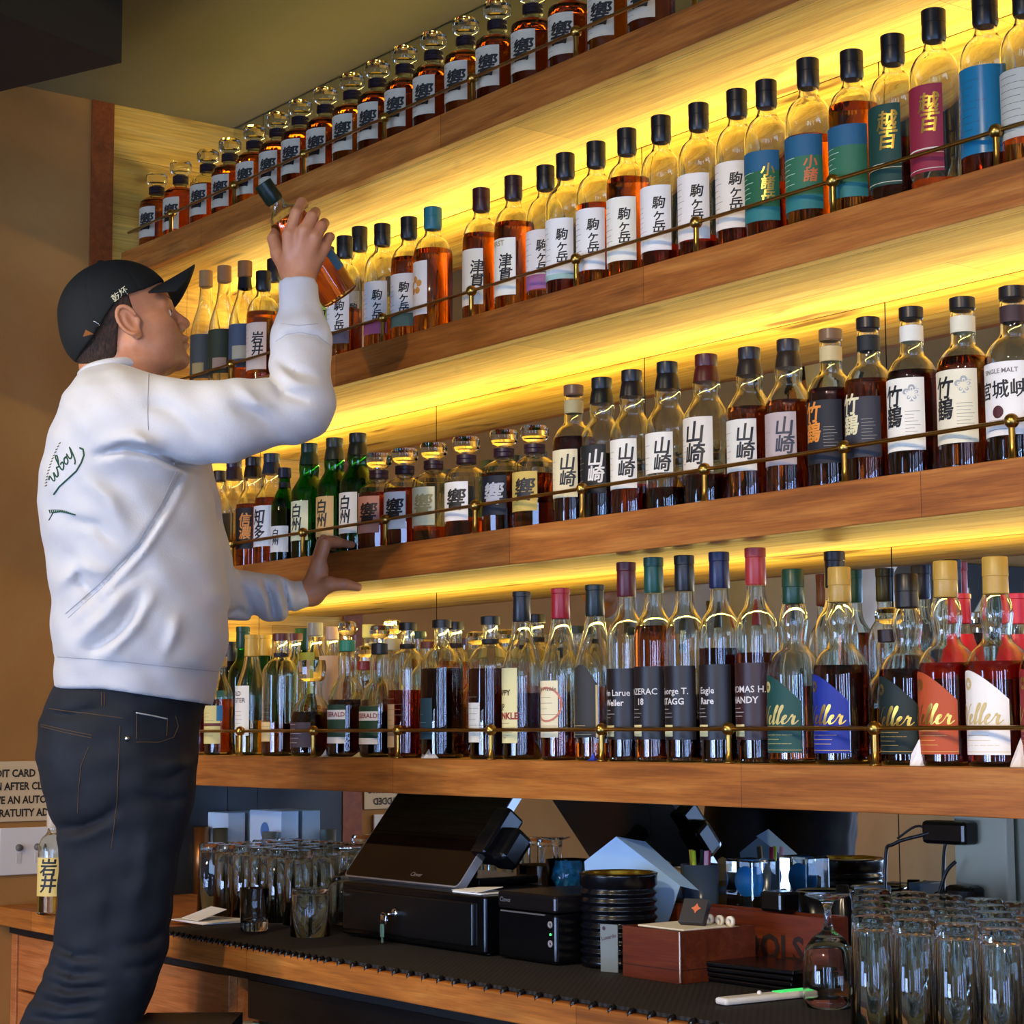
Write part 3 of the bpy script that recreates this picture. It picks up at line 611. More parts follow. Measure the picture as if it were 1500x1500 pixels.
p4t(1483, 421, 'bottle with brown neck band and wide white three-character label at right edge', cap='#1c1816', nl='#3a2424', liquid='dark', fill=.55, lb=dict(c='#e2dcd0', a0=-72, a1=60, z0=.045, z1=.165, texts=[txt('宮城峡', .027, -8, .118, '#14110e', bold=0), txt('宮城峡', .027, -7.2, .1185, '#15120f', bold=0), txt('宮城峡', .027, -8.7, .1175, '#16130f', bold=0), txt('SINGLE MALT', .009, -10, .15, '#6a645c'), txt('●', .022, -14, .082, '#4a1c18')], lines=('#8a8478', -40, 20, .055, .07, 3)), rs=1.1)
p4t(1555, 405, 'bottle beyond the right picture edge on the third highest shelf', cap='#1c1816', liquid='dark', fill=.9, lb=tak())
# ---- lowest shelf, front row
G5 = 'bottles in the front row of the lowest shelf'
def p5(u, v, label, shp='will', **kw): kw.setdefault('group', G5); return put(5, u, v, label, shp, **kw)
L_ = lambda c, **k: dict(dict(c=c, a0=-60, a1=40, lines=('#7a6a50', -50, 25, .05, .11, 7)), **k)
p5(293, 965, 'short dark bottle with white label beside the dark jeans', 'slim', cap='#18100c', liquid='dark', fill=.8, lb=L_('#d8d0c4', z0=.06, z1=.12))
p5(322, 962, 'brown bottle with blue-edged cream label and paper tag', 'slim', cap='#b89858', gl='clear', liquid='deep', fill=.9, lb=L_('#cdbf78', a0=-70, a1=50, z0=.03, z1=.13, bands=[('#2a6a90', 35, 58, .09, .13), ('#5c1c10', -70, 50, .076, .084)]), rs=1.15)
p5(369, 930, 'tall gold-foiled bottle with big cream label left of the first shelf post', 'vanw', cap='#c9a03c', liquid='pale', fill=.5, lb=L_('#e4dcc8', z0=.05, z1=.175, a0=-62, a1=36, texts=[txt('OLD', .014, -20, .155, '#4a3a2c'), txt('FESTER', .014, -14, .138, '#4a3a2c')]), rs=.95)
p5(412, 928, 'clear flask-like bottle with rounded brown stopper and small cream label', 'will', cap='#5a2418', liquid='deep', fill=.35, nl='#181014', lb=L_('#d8b878', z0=.03, z1=.07, a0=-58, a1=10), rs=1.05)
p5(457, 966, 'squat dark decanter with broad glass stopper', 'deca', liquid='cola', fill=.98, lb=L_('#3c2c30', z0=.02, z1=.075, lines=('#c8a8a0', -50, 20, .03, .07, 5)), cap='#222')
def fitz(**k): return dict(dict(c='#173a20', a0=-66, a1=36, z0=.03, z1=.1, bands=[('#d8d0c0', -66, 36, .072, .09), ('#d8d0c0', -66, 36, .026, .038)], texts=[txt('FITZGERALD', .0125, -16, .081, '#8a1c18', off=.0012)]), **k)
p5(509, 910, 'bell-shaped bottle with green neck seal, glass stopper and slanted banner label', 'bell', cap='#1f7a5a', liquid='cola', fill=1.2e-1 if False else .98, lb=fitz(), rs=.95)
p5(556, 915, 'bell-shaped half empty bottle with black neck seal and slanted banner label', 'bell', cap='#15181c', liquid='cola', fill=.78, lb=fitz(), rs=.95)
p5(597, 912, 'black-banded round-shouldered bottle with cream label, red-brown whisky', cap='#111114', nl='#111114', liquid='red', fill=.7, lb=L_('#c8a87c', a0=-62, a1=-2, z0=.02, z1=.1))
p5(647, 908, 'tall black-capped bottle with dark teal label', cap='#101014', liquid='cola', fill=.92, lb=L_('#1c3c44', a0=-66, a1=12, z0=.035, z1=.11, lines=('#6a9a98', -50, 5, .05, .08, 3)), rs=1.06)
p5(718, 903, 'black-banded bottle with torn cream label left of the long taper-necked ones', cap='#101014', nl='#101014', liquid='dark', fill=.9, lb=L_('#ddd4be', a0=-62, a1=8, z0=.03, z1=.1), rs=1.04)
def p5v(u, v, label, **kw): return p5(u, v, label, 'vanw', **kw)
p5v(764, 867, 'taper-necked bottle with black seal and yellow-cream portrait label', cap='#14161a', liquid='dark', fill=.7, lb=L_('#d8cc90', a0=-66, a1=22, z0=.03, z1=.165, texts=[txt('PAPPY', .014, -30, .12, '#3a2c14', bold=.03), txt('RIP', .016, -40, .094, '#3a3414'), txt('WINKLE', .0165, -22, .078, '#8a1c14', bold=.04)], lines=('#6a5a30', -50, 15, .04, .065, 4)))
p5v(821, 862, 'taper-necked bottle with bright red seal and cream oval-emblem label', cap='#8c1420', liquid='red', fill=.3, lb=L_('#dfd2a8', a0=-62, a1=26, z0=.04, z1=.14, texts=[txt('Old Winkle', .01, -16, .125, '#6a4a2c'), txt('◯', .045, -10, .095, '#c07058', bold=-.0)]))
p5v(871, 857, 'taper-necked bottle with black-green seal and dark oval portrait label', cap='#0f1a16', liquid='orange', fill=.14, lb=L_('#2c2a26', a0=-64, a1=40, z0=.04, z1=.13, arch=lambda f: .035*math.sin(PI*f), bands=[('#c8b078', -64, -58, .04, .13), ('#c8b078', 34, 40, .04, .13)], lines=('#c8b078', -50, 25, .045, .06, 3)))
def p5b(u, v, label, **kw): return p5(u, v, label, 'btac', **kw)
def bt(s1, s2='', **k): return dict(dict(c='#16100e', a0=-64, a1=58, z0=.035, z1=.15, rough=.4, texts=[txt(s1, .0145, -12, .11, '#cfc8c0', bold=.01), txt(s2, .0145, -12, .094, '#cfc8c0')], bands=[('#d8cc90', -50, -8, .04, .058)], lines=('#b8b0a8', -52, 6, .07, .082, 3)), **k)
p5b(917, 824, 'tall maroon-capped bottle with white script on dark glass', cap='#4c1018', liquid='dark', fill=.6, lb=bt('Wm Larue', 'Weller'))
p5b(957, 817, 'tall green-capped bottle full of deep orange whisky', cap='#0f4436', liquid='deep', fill=1.05, lb=bt('SAZERAC', '18'))
p5b(1002, 814, 'tall black-capped bottle with a pale strip showing through above the script', cap='#14140f', liquid='dark', fill=.3, lb=bt('George T.', 'STAGG'))
p5b(1053, 809, 'tall navy-capped bottle with white script', cap='#10163c', liquid='cola', fill=.85, lb=bt('Eagle', 'Rare'))
p5b(1106, 803, 'tall red-capped bottle with white domed print', cap='#9c2c28', liquid='dark', fill=.8, lb=bt('THOMAS H.', 'HANDY', c='#2c0f0e'))
def well(c, tc='#c9a24a', **k):
    d = dict(c=c, a0=-74, a1=40, z0=.018, z1=.1, arch=lambda f: .04*math.cos((f-.25)*2.1), texts=[txt('Weller', .0118, -84, .064, tc, cursive=1), txt('✪', .022, -42, .122, tc)], lines=(tc, -52, 22, .032, .06, 5), bands=[(tc, -74, 40, .022, .0228)]); d.update(k); return d
def p5w(u, v, label, **kw): return p5(u, v, label, 'well', group='curvy-necked bottles with script labels', **kw)
p5w(1161, 834, 'curvy-necked bottle with green cap and dark green script label', cap='#123a26', liquid='amber', fill=.12, lb=well('#12443c', '#c8b468'))
p5w(1229, 831, 'curvy-necked bottle with gold cap and royal blue script label', cap='#b08c3c', liquid='dark', fill=1.0, lb=well('#162a86'), Y=YF+.078)
p5w(1327, 841, 'curvy-necked bottle with black cap and black-green script label', cap='#101010', liquid='dark', fill=1.0, lb=well('#10201a'), Y=YF+.1)
p5w(1384, 822, 'curvy-necked bottle with gold cap and burnt orange script label', cap='#b08c3c', liquid='red', fill=1.0, lb=well('#b0481c', '#d0a850'))
p5w(1457, 816, 'curvy-necked bottle with gold cap and white script label', cap='#b08c3c', liquid='red', fill=1.0, lb=well('#e6e0d2', '#c9b070'), rs=1.04)
p5w(1535, 812, 'curvy-necked bottle beyond the right picture edge', cap='#b08c3c', liquid='red', fill=1.0, lb=well('#8a1c1c'))
# ---- lowest shelf, back row
GB = 'bottles in the back row of the lowest shelf'
YB = YF+.235
def pb(u, v, label, shp, **kw): kw.setdefault('Y', YB); return put(5, u, v, label, shp, group=GB, **kw)
pb(338, 940, 'dark green-labelled bottle in the back row by the sweatshirt hem', 'vanw', cap='#141414', liquid='dark', fill=.9, gl='dark', lb=L_('#1c5a4c', z0=.12, z1=.17))
pb(356, 918, 'tall green-capped back row bottle behind the gold-foiled one', 'btac', cap='#0e3a20', liquid='greenish', fill=.6, gl='green')
pb(388, 930, 'gold-foiled green bottle in the back row', 'vanw', cap='#c8a02c', liquid='greenish', fill=.8, gl='green')
pb(432, 928, 'back row bottle with brown ball stopper', 'will', cap='#5a2418', liquid='pale', fill=.6)
pb(462, 912, 'back row bottle with yellow-green label under a clear top', 'slim', cap='#8a8a78', liquid='greenish', fill=.9, lb=L_('#9a9a2c', z0=.12, z1=.2), rs=1.2)
pb(487, 918, 'back row bottle with cream paper wrap', 'slim', cap='#c8a888', liquid='orange', fill=.9, lb=L_('#d8b890', z0=.1, z1=.2, a0=-80, a1=80))
pb(535, 946, 'back row bottle with small red cap and orange whisky', 'bell', cap='#7a1c14', liquid='orange', fill=.9)
pb(575, 908, 'clear glass-stoppered decanter in the back row', 'bell', cap='#c8c090', liquid='pale', fill=.5)
pb(612, 925, 'green-capped back row bottle behind the black-banded one', 'will', cap='#163a20', liquid='pale', fill=.8)
pb(628, 940, 'back row bottle with reddish wooden stopper', 'will', cap='#6a3828', liquid='amber', fill=.8)
pb(667, 911, 'black-capped back row bottle with orange shoulder', 'will', cap='#101010', liquid='orange', fill=1, nl='#201828')
pb(698, 925, 'clear decanter with knobbed stopper in the back row', 'bell', cap='#b8a860', liquid='pale', fill=.5)
pb(741, 922, 'clear back row bottle with glass stopper behind the torn label', 'bell', cap='#b8a860', liquid='amber', fill=.5)
pb(786, 900, 'black-banded back row bottle between taper-necked bottles', 'will', cap='#111111', nl='#111111', liquid='amber', fill=.7)
pb(846, 917, 'dark green-capped back row bottle beside the red seal', 'will', cap='#16281c', liquid='pale', fill=.7)
pb(1222, 808, 'black and copper capped back row bottle behind the gold cap', 'btac', cap='#14100c', foil=('#b08a5c', .25, .27), liquid='pale', fill=.2, Y=YF+.17)
pb(1301, 890, 'small dark-capped bottle with round emblem in the back row', 'bell', cap='#24100c', liquid='amber', fill=.8, Y=YF+.2)
pb(1405, 870, 'bright red bottle in the back row behind the orange label', 'vanw', cap='#b01c28', liquid='red', fill=1.0, gl='clear', foil=('#c41c2c', .05, .24), Y=YF+.19)
pb(1488, 880, 'bright pinkish red bottle at the right edge of the lowest shelf', 'vanw', cap='#c8283c', liquid='red', fill=1.0, foil=('#c8283c', .05, .24), Y=YF+.19)
# ---- scraps on the lowest shelf
def scrap(u, w, h, label, c='#e8e4e0', seed=1, name='tissue_scrap', y=YF+.04):
    p = PY(u, 1110, y); rr = random.Random(seed); mb = MB(); k = 7
    ang = [2*PI*i/k for i in range(k)]
    base = [(p[0]+w*.5*math.cos(a)*rr.uniform(.6, 1.1), p[1]+.012*math.sin(a), SH[5]+.0006) for a in ang]
    mid = [(p[0]+w*.3*math.cos(a+.4)*rr.uniform(.4, 1.2), p[1]+.006*math.sin(a+.4), SH[5]+h*rr.uniform(.2, .45)) for a in ang]
    apex = (p[0]+w*.12, p[1], SH[5]+h)
    v = base+mid+[apex]; f = [(i, (i+1) % k, k+(i+1) % k, k+i) for i in range(k)]+[(k+i, k+(i+1) % k, 2*k) for i in range(k)]+[tuple(range(k-1, -1, -1))]
    o = mb.add(v, f).build(name, mat('scrap_'+c.lstrip('#'), c, .7)); tag(o, label, 'scrap')
scrap(630, .05, .036, 'crumpled white tissue standing up at the front of the lowest shelf, under the teal label', seed=2)
scrap(1344, .035, .038, 'small white tear-shaped paper scrap in front of the black and orange script labels', seed=4)
scrap(1492, .04, .04, 'speckled white crumpled paper at the right end of the lowest shelf', '#d8ccc0', 6)
scrap(868, .03, .014, 'tiny crumpled blue foil beside a brass post on the lowest shelf', '#2438a0', 8, 'foil_scrap')
scrap(476, .03, .016, 'small pale crumpled wrapper below the banner-labelled bottles', '#b8b4a8', 9)
scrap(524, .04, .011, 'flat yellowish wrapper lying below the half empty bell-shaped bottle', '#b8a468', 11)
# ------------------------------------------------------------------ bar counter
ZK = .905; YC = 1.815
k = thing('bar_counter', 'long oak back-bar counter under the shelves, partly covered by the black mat', 'counter', (0, 0, ZK))
o = MB().rbox(XL+.001, XR, YC, YM-.001, -.042, 0, .003).build('worktop', M_OAK, k)
mx0 = PZ(247, 1373, ZK)[0]-.12
bl = mat('black_recess', '#080706', .6)
MB().box(XL+.001, XR, YC+.035, YM-.001, -.062, -.042).build('shadow_gap', bl, k)
# cabinets
xc = PZ(293, 1450, .82)[0]
def cab(x0, x1, label, n):
    t = thing('base_cabinet', label, 'cabinet', (x0, YC+.04, 0))
    w_ = x1-x0; MB().box(0, w_, .02, .5, .03, ZK-.0625).build('carcass', M_CAB, t)
    MB().rbox(0, .03, 0, .02, .03, ZK-.064, .002).build('stile', M_CAB, t); MB().rbox(w_-.03, w_, 0, .02, .03, ZK-.064, .002).build('stile', M_CAB, t)
    MB().rbox(.033, w_-.033, .004, .02, ZK-.185, ZK-.066, .002).build('drawer', M_CAB, t)
    MB().rbox(.033, w_-.033, .004, .02, .05, ZK-.19, .002).build('door', M_CAB, t)
    MB().rbox(.033, w_-.033, .02, .0205, .05, .06, .0001)
    return t
xm = (XL+.001+xc)/2
cab(XL+.001, xm-.001, 'orange oak base cabinet at the far left, left of the jeans', 1)
cab(xm+.001, xc, 'orange oak base cabinet right of the jeans under the counter', 2)
# fridge
xf = xc+.035
t = thing('bar_fridge', 'black back-bar fridge with perforated grille under the counter', 'fridge', (xf, YC+.06, 0))
MB().rbox(0, 2.6, .03, .5, .03, ZK-.065, .004).build('cabinet_body', mat('fridge_black', '#0c0c0c', .35), t)
MB().rbox(0, 2.6, .0, .03, ZK-.14, ZK-.066, .004).build('fascia', mat('fridge_fascia', '#181310', .3), t)
for i in range(4):
    x0 = .06+i*.63; f = MB(); f.rbox(x0, x0+.03, 0, .03, .06, ZK-.145, .003); f.rbox(x0+.57, x0+.6, 0, .03, .06, ZK-.145, .003); f.rbox(x0+.03, x0+.57, 0, .03, ZK-.17, ZK-.145, .003); f.rbox(x0+.03, x0+.57, 0, .03, .06, .09, .003)
    d = f.build('door', mat('fridge_door', '#20262c', .25, .6), t)
    gr = MB()
    for j in range(26):
        for s_ in (1, -1):
            xa = x0+.03+j*.0208*1.0; z_ = ZK-.18
            gr.add([(xa, .012, z_), (xa+.003, .012, z_), (xa+.003+s_*.02*4, .012, z_-.16), (xa+s_*.02*4, .012, z_-.16)], [(0, 1, 2, 3)])
    gr.v = [(min(max(x, x0+.03), x0+.57), y, z_) for x, y, z_ in gr.v]
    gr.build('grille', mat('grille_steel', '#4a4038', .35, .8), d)
MB().rbox(-.034, -.002, .0, .03, .3, ZK-.15, .003).build('side_filler', mat('pale_filler', '#a8a890', .6), t)
# mat
t = thing('bar_mat', 'long black rubber bar mat lying along the counter edge', 'mat', (0, 0, ZK+.0006))
ma = mat('black_rubber', '#14110f', .75); ns, ls, p = nodes(ma); mp = coords(ns, ls, (160, 160, 160)); ck = ns.new('ShaderNodeTexChecker'); ck.inputs['Scale'].default_value = 1
ls.new(mp.outputs[0], ck.inputs[0]); ck.inputs[1].default_value = srgb('#2a241e'); ck.inputs[2].default_value = srgb('#0c0a09'); ls.new(ck.outputs[0], p.inputs['Base Color']); bump(ns, ls, p, ck.outputs[1], .5, .002)
MB().rbox(mx0, PZ(1260, 1500, ZK)[0]+.9, YC+.014, YC+.33, 0, .006, .001).build('mat_sheet', ma, t)
x = mx0+.02; i = 0
nub = None
while x < -1.7:
    if nub is None:
        nub = MB(); nub.tube([(0, 0, .0), (0, -.006, -.001), (0, -.008, -.004), (0, -.008, -.009)], .0042, 8); nub = nub.build('edge_nub', mat('black_rubber_gloss', '#0a0c10', .25), t, True); nub.location = (x, YC+.012, .004)
    else: c_ = nub.copy(); COL.objects.link(c_); c_.parent = t; c_.location = (x, YC+.012, .004)
    i += 1; x += .042 if x > -2.95 else .022
    if i > 90: break
ZM = ZK+.007
# ---- cash drawer
a = PZ(479, 1372, ZM); b_ = PZ(674, 1405, ZM); x0, x1, y0 = a[0], b_[0], 2.03
t = thing('cash_drawer', 'black metal cash drawer with keys hanging from its lock, under the tablet', 'cash drawer', (x0, y0, ZM))
W, Dp, Hh = x1-x0, .24, .101
BLK = mat('black_enamel', '#060608', .22)
MB().rbox(0, W, .006, Dp, .004, Hh, .004).build('case', BLK, t)
MB().rbox(.012, W-.03, 0, .01, .014, Hh-.012, .003).build('drawer_front', mat('black_satin', '#0a0a0b', .3), t)
fb = MB(); 
for fx in (.02, W-.02): fb.lathe([(0, 0), (.008, 0), (.008, .004), (0, .004)], 10, (fx, .03, 0)); fb.lathe([(0, 0), (.008, 0), (.008, .004), (0, .004)], 10, (fx, Dp-.03, 0))
fb.build('feet', BLK, t)
CH = mat('chrome', '#d8dade', .15, 1)
lk = MB().lathe([(0, .0), (.009, 0), (.009, .004), (.007, .006), (0, .006)], 20); lk.xf(Matrix.Translation((W*.42, 0, .055)) @ Matrix.Rotation(PI/2, 4, 'X')); lk = lk.build('lock', CH, t, True)
ky = MB(); 
ky.tube([(W*.42, -.004, .055), (W*.42, -.018, .054)], .0025, 6)
rg = [(W*.42-.012+.0105*math.cos(q), -.018-.002*math.sin(q), .046+.0105*math.sin(q)) for q in np.linspace(0, 2*PI, 19)]; ky.tube(rg, .001, 6)
ky.rbox(W*.42-.022, W*.42-.004, -.02, -.0175, .036, .052, .001)
ky.build('key', CH, lk, True)
tg = MB(); tg.rbox(W*.42-.022, W*.42-.01, -.021, -.0175, .012, .036, .002); tg.rbox(W*.42-.018, W*.42-.013, -.021, -.0175, .002, .012, .001); tg.build('key_fob', mat('green_fob', '#55705e', .4), lk)
hd = MB(); flat_text(hd, 'Clover', .009, (.025, -.0006, Hh-.022), (1, 0, 0), (0, 0, 1), bold=.0); hd.build('lettering', mat('grey_print', '#6c6c70', .5), t)
zt = ZM+Hh
# ---- tablet on its stand
YT = 2.085
bl_ = PY(503, 1283, YT); br_ = PY(670, 1301, YT); tr_ = PX(764, 1150, br_[0])
sl = np.array([0, tr_[1]-br_[1], tr_[2]-br_[2]]); SLn = np.linalg.norm(sl); sl /= SLn; ex = np.array([1, 0, 0]); nn_ = np.cross(ex, sl)
t = thing('point_of_sale_tablet', 'large tilted tablet with dark screen and silver edge above the cash drawer', 'tablet', tuple(bl_))
TW = br_[0]-bl_[0]; Mt = Matrix(((1, 0, 0, 0), (0, sl[1], nn_[1], 0), (0, sl[2], nn_[2], 0), (0, 0, 0, 1)))
def rr_poly(w, h, r, k=6, x=0, y=0):
    P_ = []
    for cx_, cy_, a0 in ((w-r, h-r, 0), (r, h-r, 90), (r, r, 180), (w-r, r, 270)):
        for i in range(k+1): a_ = math.radians(a0+90*i/k); P_.append((x+cx_+r*math.cos(a_), y+cy_+r*math.sin(a_)))
    return P_
MB().prism(rr_poly(TW, SLn, .012), -.016, 0).xf(Mt).build('housing', mat('silver_alu', '#c8c8cc', .3, .7), t)
MB().prism(rr_poly(TW-.006, SLn-.006, .010, 6, .003, .003), 0, .0012).xf(Mt).build('screen', mat('dark_screen', '#0a0504', .05), t)
lg = MB(); flat_text(lg, 'Clover', .013, (TW*.62, .018, .0016), (1, 0, 0), (0, 1, 0), bold=.0); lg.xf(Mt).build('lettering', mat('screen_print', '#a08878', .5), t)
st = MB(); st.rbox(TW*.25, TW*.95, .06, .2, zt-bl_[2]+.001, zt-bl_[2]+.016, .004)
st.tube([(TW*.62, .13, zt-bl_[2]+.014), (TW*.62, .12, zt-bl_[2]+.05), (TW*.62, SLn*sl[1]*.5+.012, SLn*sl[2]*.5-.014)], .018, 12)
st.build('stand', BLK, t, False)
pr_ = MB(); pr_.rbox(TW-.012, TW+.03, SLn*.30, SLn*.74, -.03, .014, .006); pr_.xf(Mt).build('card_reader', mat('black_gloss', '#0b0b0d', .2), t)
pr_ = MB(); pr_.rbox(TW+.006, TW+.062, SLn*.32, SLn*.62, -.05, -.004, .01); pr_.xf(Mt).build('reader_grip', mat('black_gloss', '#0b0b0d', .2), t)
# papers on drawer
q = PY(690, 1302, 2.05); mb = MB()
t = thing('receipt_papers', 'few folded white receipts lying on the cash drawer below the tablet corner', 'papers', (q[0], 2.075, zt+.0005))
mb.rbox(-.05, .035, -.03, .03, 0, .003, .001); mb.build('sheet', M_PAPER, t); mb = MB(); mb.add([(-.055, -.028, .0035), (.03, -.032, .004), (.033, .02, .011), (-.045, .024, .006)]+[(-.055, -.028, .0042), (.03, -.032, .0048), (.033, .02, .0118), (-.045, .024, .0068)], [(3, 2, 1, 0), (4, 5, 6, 7), (0, 1, 5, 4), (1, 2, 6, 5), (2, 3, 7, 6), (3, 0, 4, 7)]); mb.build('sheet', M_PAPER, t)
# ---- printer
a = PZ(719, 1403, ZM); b_ = PZ(790, 1418, ZM); x0, x1, y0 = a[0]+.006, b_[0], 2.045
t = thing('receipt_printer', 'black cube receipt printer with two round buttons beside the cash drawer', 'printer', (x0, y0, ZM))
W = x1-x0; Hp = .113
MB().rbox(0, W, 0, .17, .002, Hp-.03, .005).build('base', BLK, t); MB().rbox(0, W, -.001, .17, Hp-.029, Hp, .005).build('lid', mat('black_lid', '#131011', .25), t)
MB().rbox(.01, W-.03, -.002, .002, Hp-.034, Hp-.0315, .0005).build('paper_slot', mat('slot_grey', '#5a5858', .4), t)
for z_ in (.035, .066):
    bt_ = MB().lathe([(.0025, 0), (.0058, 0), (.0058, .002), (.0025, .002), (.0025, 0)], 16); bt_.xf(Matrix.Translation((W-.014, -.0005, z_)) @ Matrix.Rotation(PI/2, 4, 'X')); bt_.build('button', mat('button_ring', '#8a8888', .3), t, True)
bt_ = MB().lathe([(0, 0), (.002, 0), (.0018, .0015), (0, .0016)], 10); bt_.xf(Matrix.Translation((W-.014, -.0005, .05)) @ Matrix.Rotation(PI/2, 4, 'X')); bt_.build('status_light', mat('green_led', '#20c050', .4, emis='#60ff90', estr=1.5), t)
lg = MB(); flat_text(lg, 'Clover', .011, (.024, -.0016, Hp-.014), (1, 0, 0), (0, 0, 1), bold=.0); lg.build('lettering', mat('grey_print', '#8a8a8e', .5), t)
zp = ZM+Hp
# ---- ribbed black canister with gold rim
q = PY(898, 1285, 2.135); q[0] += .014; t = thing('ribbed_canister', 'black ribbed round tin with gold inner rim, right of the printer', 'canister', (q[0], 2.135, ZM))
R0 = .064; Hc = .15; pf = [(0, 0), (R0-.003, 0), (R0, .004)]
for i in range(9): z_ = .012+i*.0135; pf += [(R0, z_), (R0-.004, z_+.004), (R0-.004, z_+.007), (R0, z_+.0115)]
pf += [(R0, Hc-.004), (R0+.001, Hc), (R0-.004, Hc), (R0-.005, Hc-.004)]
MB().lathe(pf, 48, ).build('tin_body', mat('black_tin', '#07080c', .22), t, True)
MB().lathe([(R0-.0052, Hc-.001), (R0-.0053, .01), (0, .01)], 40).build('gold_lining', mat('gold_lining', '#b8902c', .25, 1), t, True)
MB().lathe([(R0+.0012, Hc-.0005), (R0-.0038, Hc+.0015), (R0-.0052, Hc-.001)], 48).build('rim', mat('gold_rim', '#caa648', .2, 1), t, True)
t2 = thing('price_tag_card', 'small grey product card standing against the black ribbed tin', 'card', (q[0]+.062, 2.062, ZM), math.radians(20))
MB().rbox(-.016, .016, -.001, .001, 0, .075, .0005).build('card', mat('grey_card', '#6c7470', .6), t2)
lg = MB(); flat_text(lg, 'Luxardo', .008, (0, -.0014, .055), (1, 0, .25), (-.25, 0, 1), bold=.02); flat_text(lg, '●', .008, (-.009, -.0014, .068), (1, 0, 0), (0, 0, 1)); lg.build('lettering', mat('card_print', '#3a1420', .6), t2)
# ---- blue cloth in a tumbler, folded blue paper
def glassware(name, prof, label, x, y, z, group=None, cat='glass', n=28, flip=False, flute=None):
    t = thing(name, label, cat, (x, y, z), 0, group)
    link('glass_body', cached((name, len(prof), prof[1], prof[-2], flip), lambda: MB().lathe([(r, (max(p_[1] for p_ in prof)-zz) if flip else zz) for r, zz in (prof if not flip else prof[::-1])], n, flute=flute), M_GLASS, True, 45), None, t)
    return t
def tumbler(r0, r1, h, base=.012, w=.0016): return [(0, 0), (r0-.003, 0), (r0, .003), (r1, h-.001), (r1-w/2, h), (r1-w, h-.001), (r0-w, base+.004), (r0-w-.004, base), (0, base)]
zt2 = zp
q = PY(788, 1262, 2.2); 
glassware('pint_glass', tumbler(.03, .043, .135), 'tall clear pint glass standing upright behind the printer', PY(788, 1230, 2.35)[0], 2.35, ZK+.001)
glassware('tall_glass', tumbler(.03, .04, .14), 'clear mixing glass leaning into view behind the folded blue sheet', PY(905, 1220, 2.28)[0], 2.28, ZK+.001)
t = glassware('rocks_glass', tumbler(.036, .041, .085, .014), 'short tumbler stuffed with crumpled bright blue wrapping behind the gold-rimmed tin', PY(831, 1260, 2.35)[0], 2.35, ZK+.065)
# stack of saucers under it
t = thing('black_plastic_tub', 'low black tub that carries the tumbler of blue wrapping', 'tub', (PY(831, 1260, 2.35)[0], 2.35, ZK+.001))
MB().lathe([(0, 0), (.046, 0), (.05, .004), (.05, .062), (0, .062)], 28).build('tub_body', BLK, t, True)
t = thing('blue_wrapping', 'crumpled bright blue wrapping inside the short tumbler', 'wrapping', (PY(831, 1260, 2.35)[0], 2.35, ZK+.082))
bm = bmesh.new(); bmesh.ops.create_icosphere(bm, subdivisions=4, radius=.03)
for v in bm.verts:
    n_ = math.sin(v.co.x*260)*math.sin(v.co.y*310+1)*math.sin(v.co.z*280+2); v.co *= 1+.22*n_; v.co.z = v.co.z*1.0+.033
MB().bm(bm).build('foil_ball', mat('bright_blue_wrap', '#1b86c8', .35), t)
t = thing('folded_blue_sheet', 'pale blue folded plastic sheet peaking up behind the gold-rimmed tin', 'sheet', (0, 0, 0))
def slab(name, pts, th, m, parent, nrm=None):
    pts = [np.array(p_, float) for p_ in pts]; n_ = np.cross(pts[1]-pts[0], pts[2]-pts[0]); n_ /= np.linalg.norm(n_); n = len(pts)
    v = pts+[p_+n_*th for p_ in pts]; return MB().add(v, [tuple(range(n-1, -1, -1)), tuple(range(n, 2*n))]+[(i, (i+1) % n, n+(i+1) % n, n+i) for i in range(n)]).build(name, m, parent)
A = PY(856, 1262, 2.22); Bq = PY(902, 1226, 2.225); Cq = PY(996, 1298, 2.24); Dq = PZ(960, 1345, ZK+.002)
Dq = PY(960, 1330, 2.23); Eq = PY(862, 1300, 2.215)
t.location = tuple((A+Cq)/2*np.array([1, 1, 0])+np.array([0, 0, ZK]))
L0 = np.array(t.location)
blu = mat('pale_blue_sheet', '#8fb4dc', .4)
slab('sheet_panel', [A-L0, Bq-L0, Cq-L0, (Dq[0]-L0[0], Dq[1]-L0[1], .01), (Eq[0]-L0[0], Eq[1]-L0[1], .01)], .0015, blu, t)
slab('fold_flap', [Bq-L0, Cq-L0, Cq-L0+np.array([.012, .03, -.008]), Bq-L0+np.array([.02, .05, -.01])], .001, blu, t)
# ---- stoneware pot
t = thing('stoneware_pot', 'small tan stoneware pot with rounded lid behind the mixing glass', 'pot', (PY(975, 1240, 2.34)[0], 2.34, ZK+.001))
st_ = mat('stoneware', '#b08a5a', .35)
MB().lathe([(0, 0), (.034, 0), (.05, .03), (.055, .09), (.056, .118), (.06, .124)], 32).build('pot_body', st_, t, True)
MB().lathe([(.061, .124), (.0615, .13), (.05, .142), (.02, .149), (.008, .15), (.009, .157), (0, .162)], 32).build('lid', mat('lid_glaze', '#c49a68', .25), t, True)
MB().lathe([(.0555, .1), (.0572, .104), (.0575, .11), (.0565, .114)], 32).build('blue_stripe', mat('blue_glaze', '#8890a8', .3), t, True)
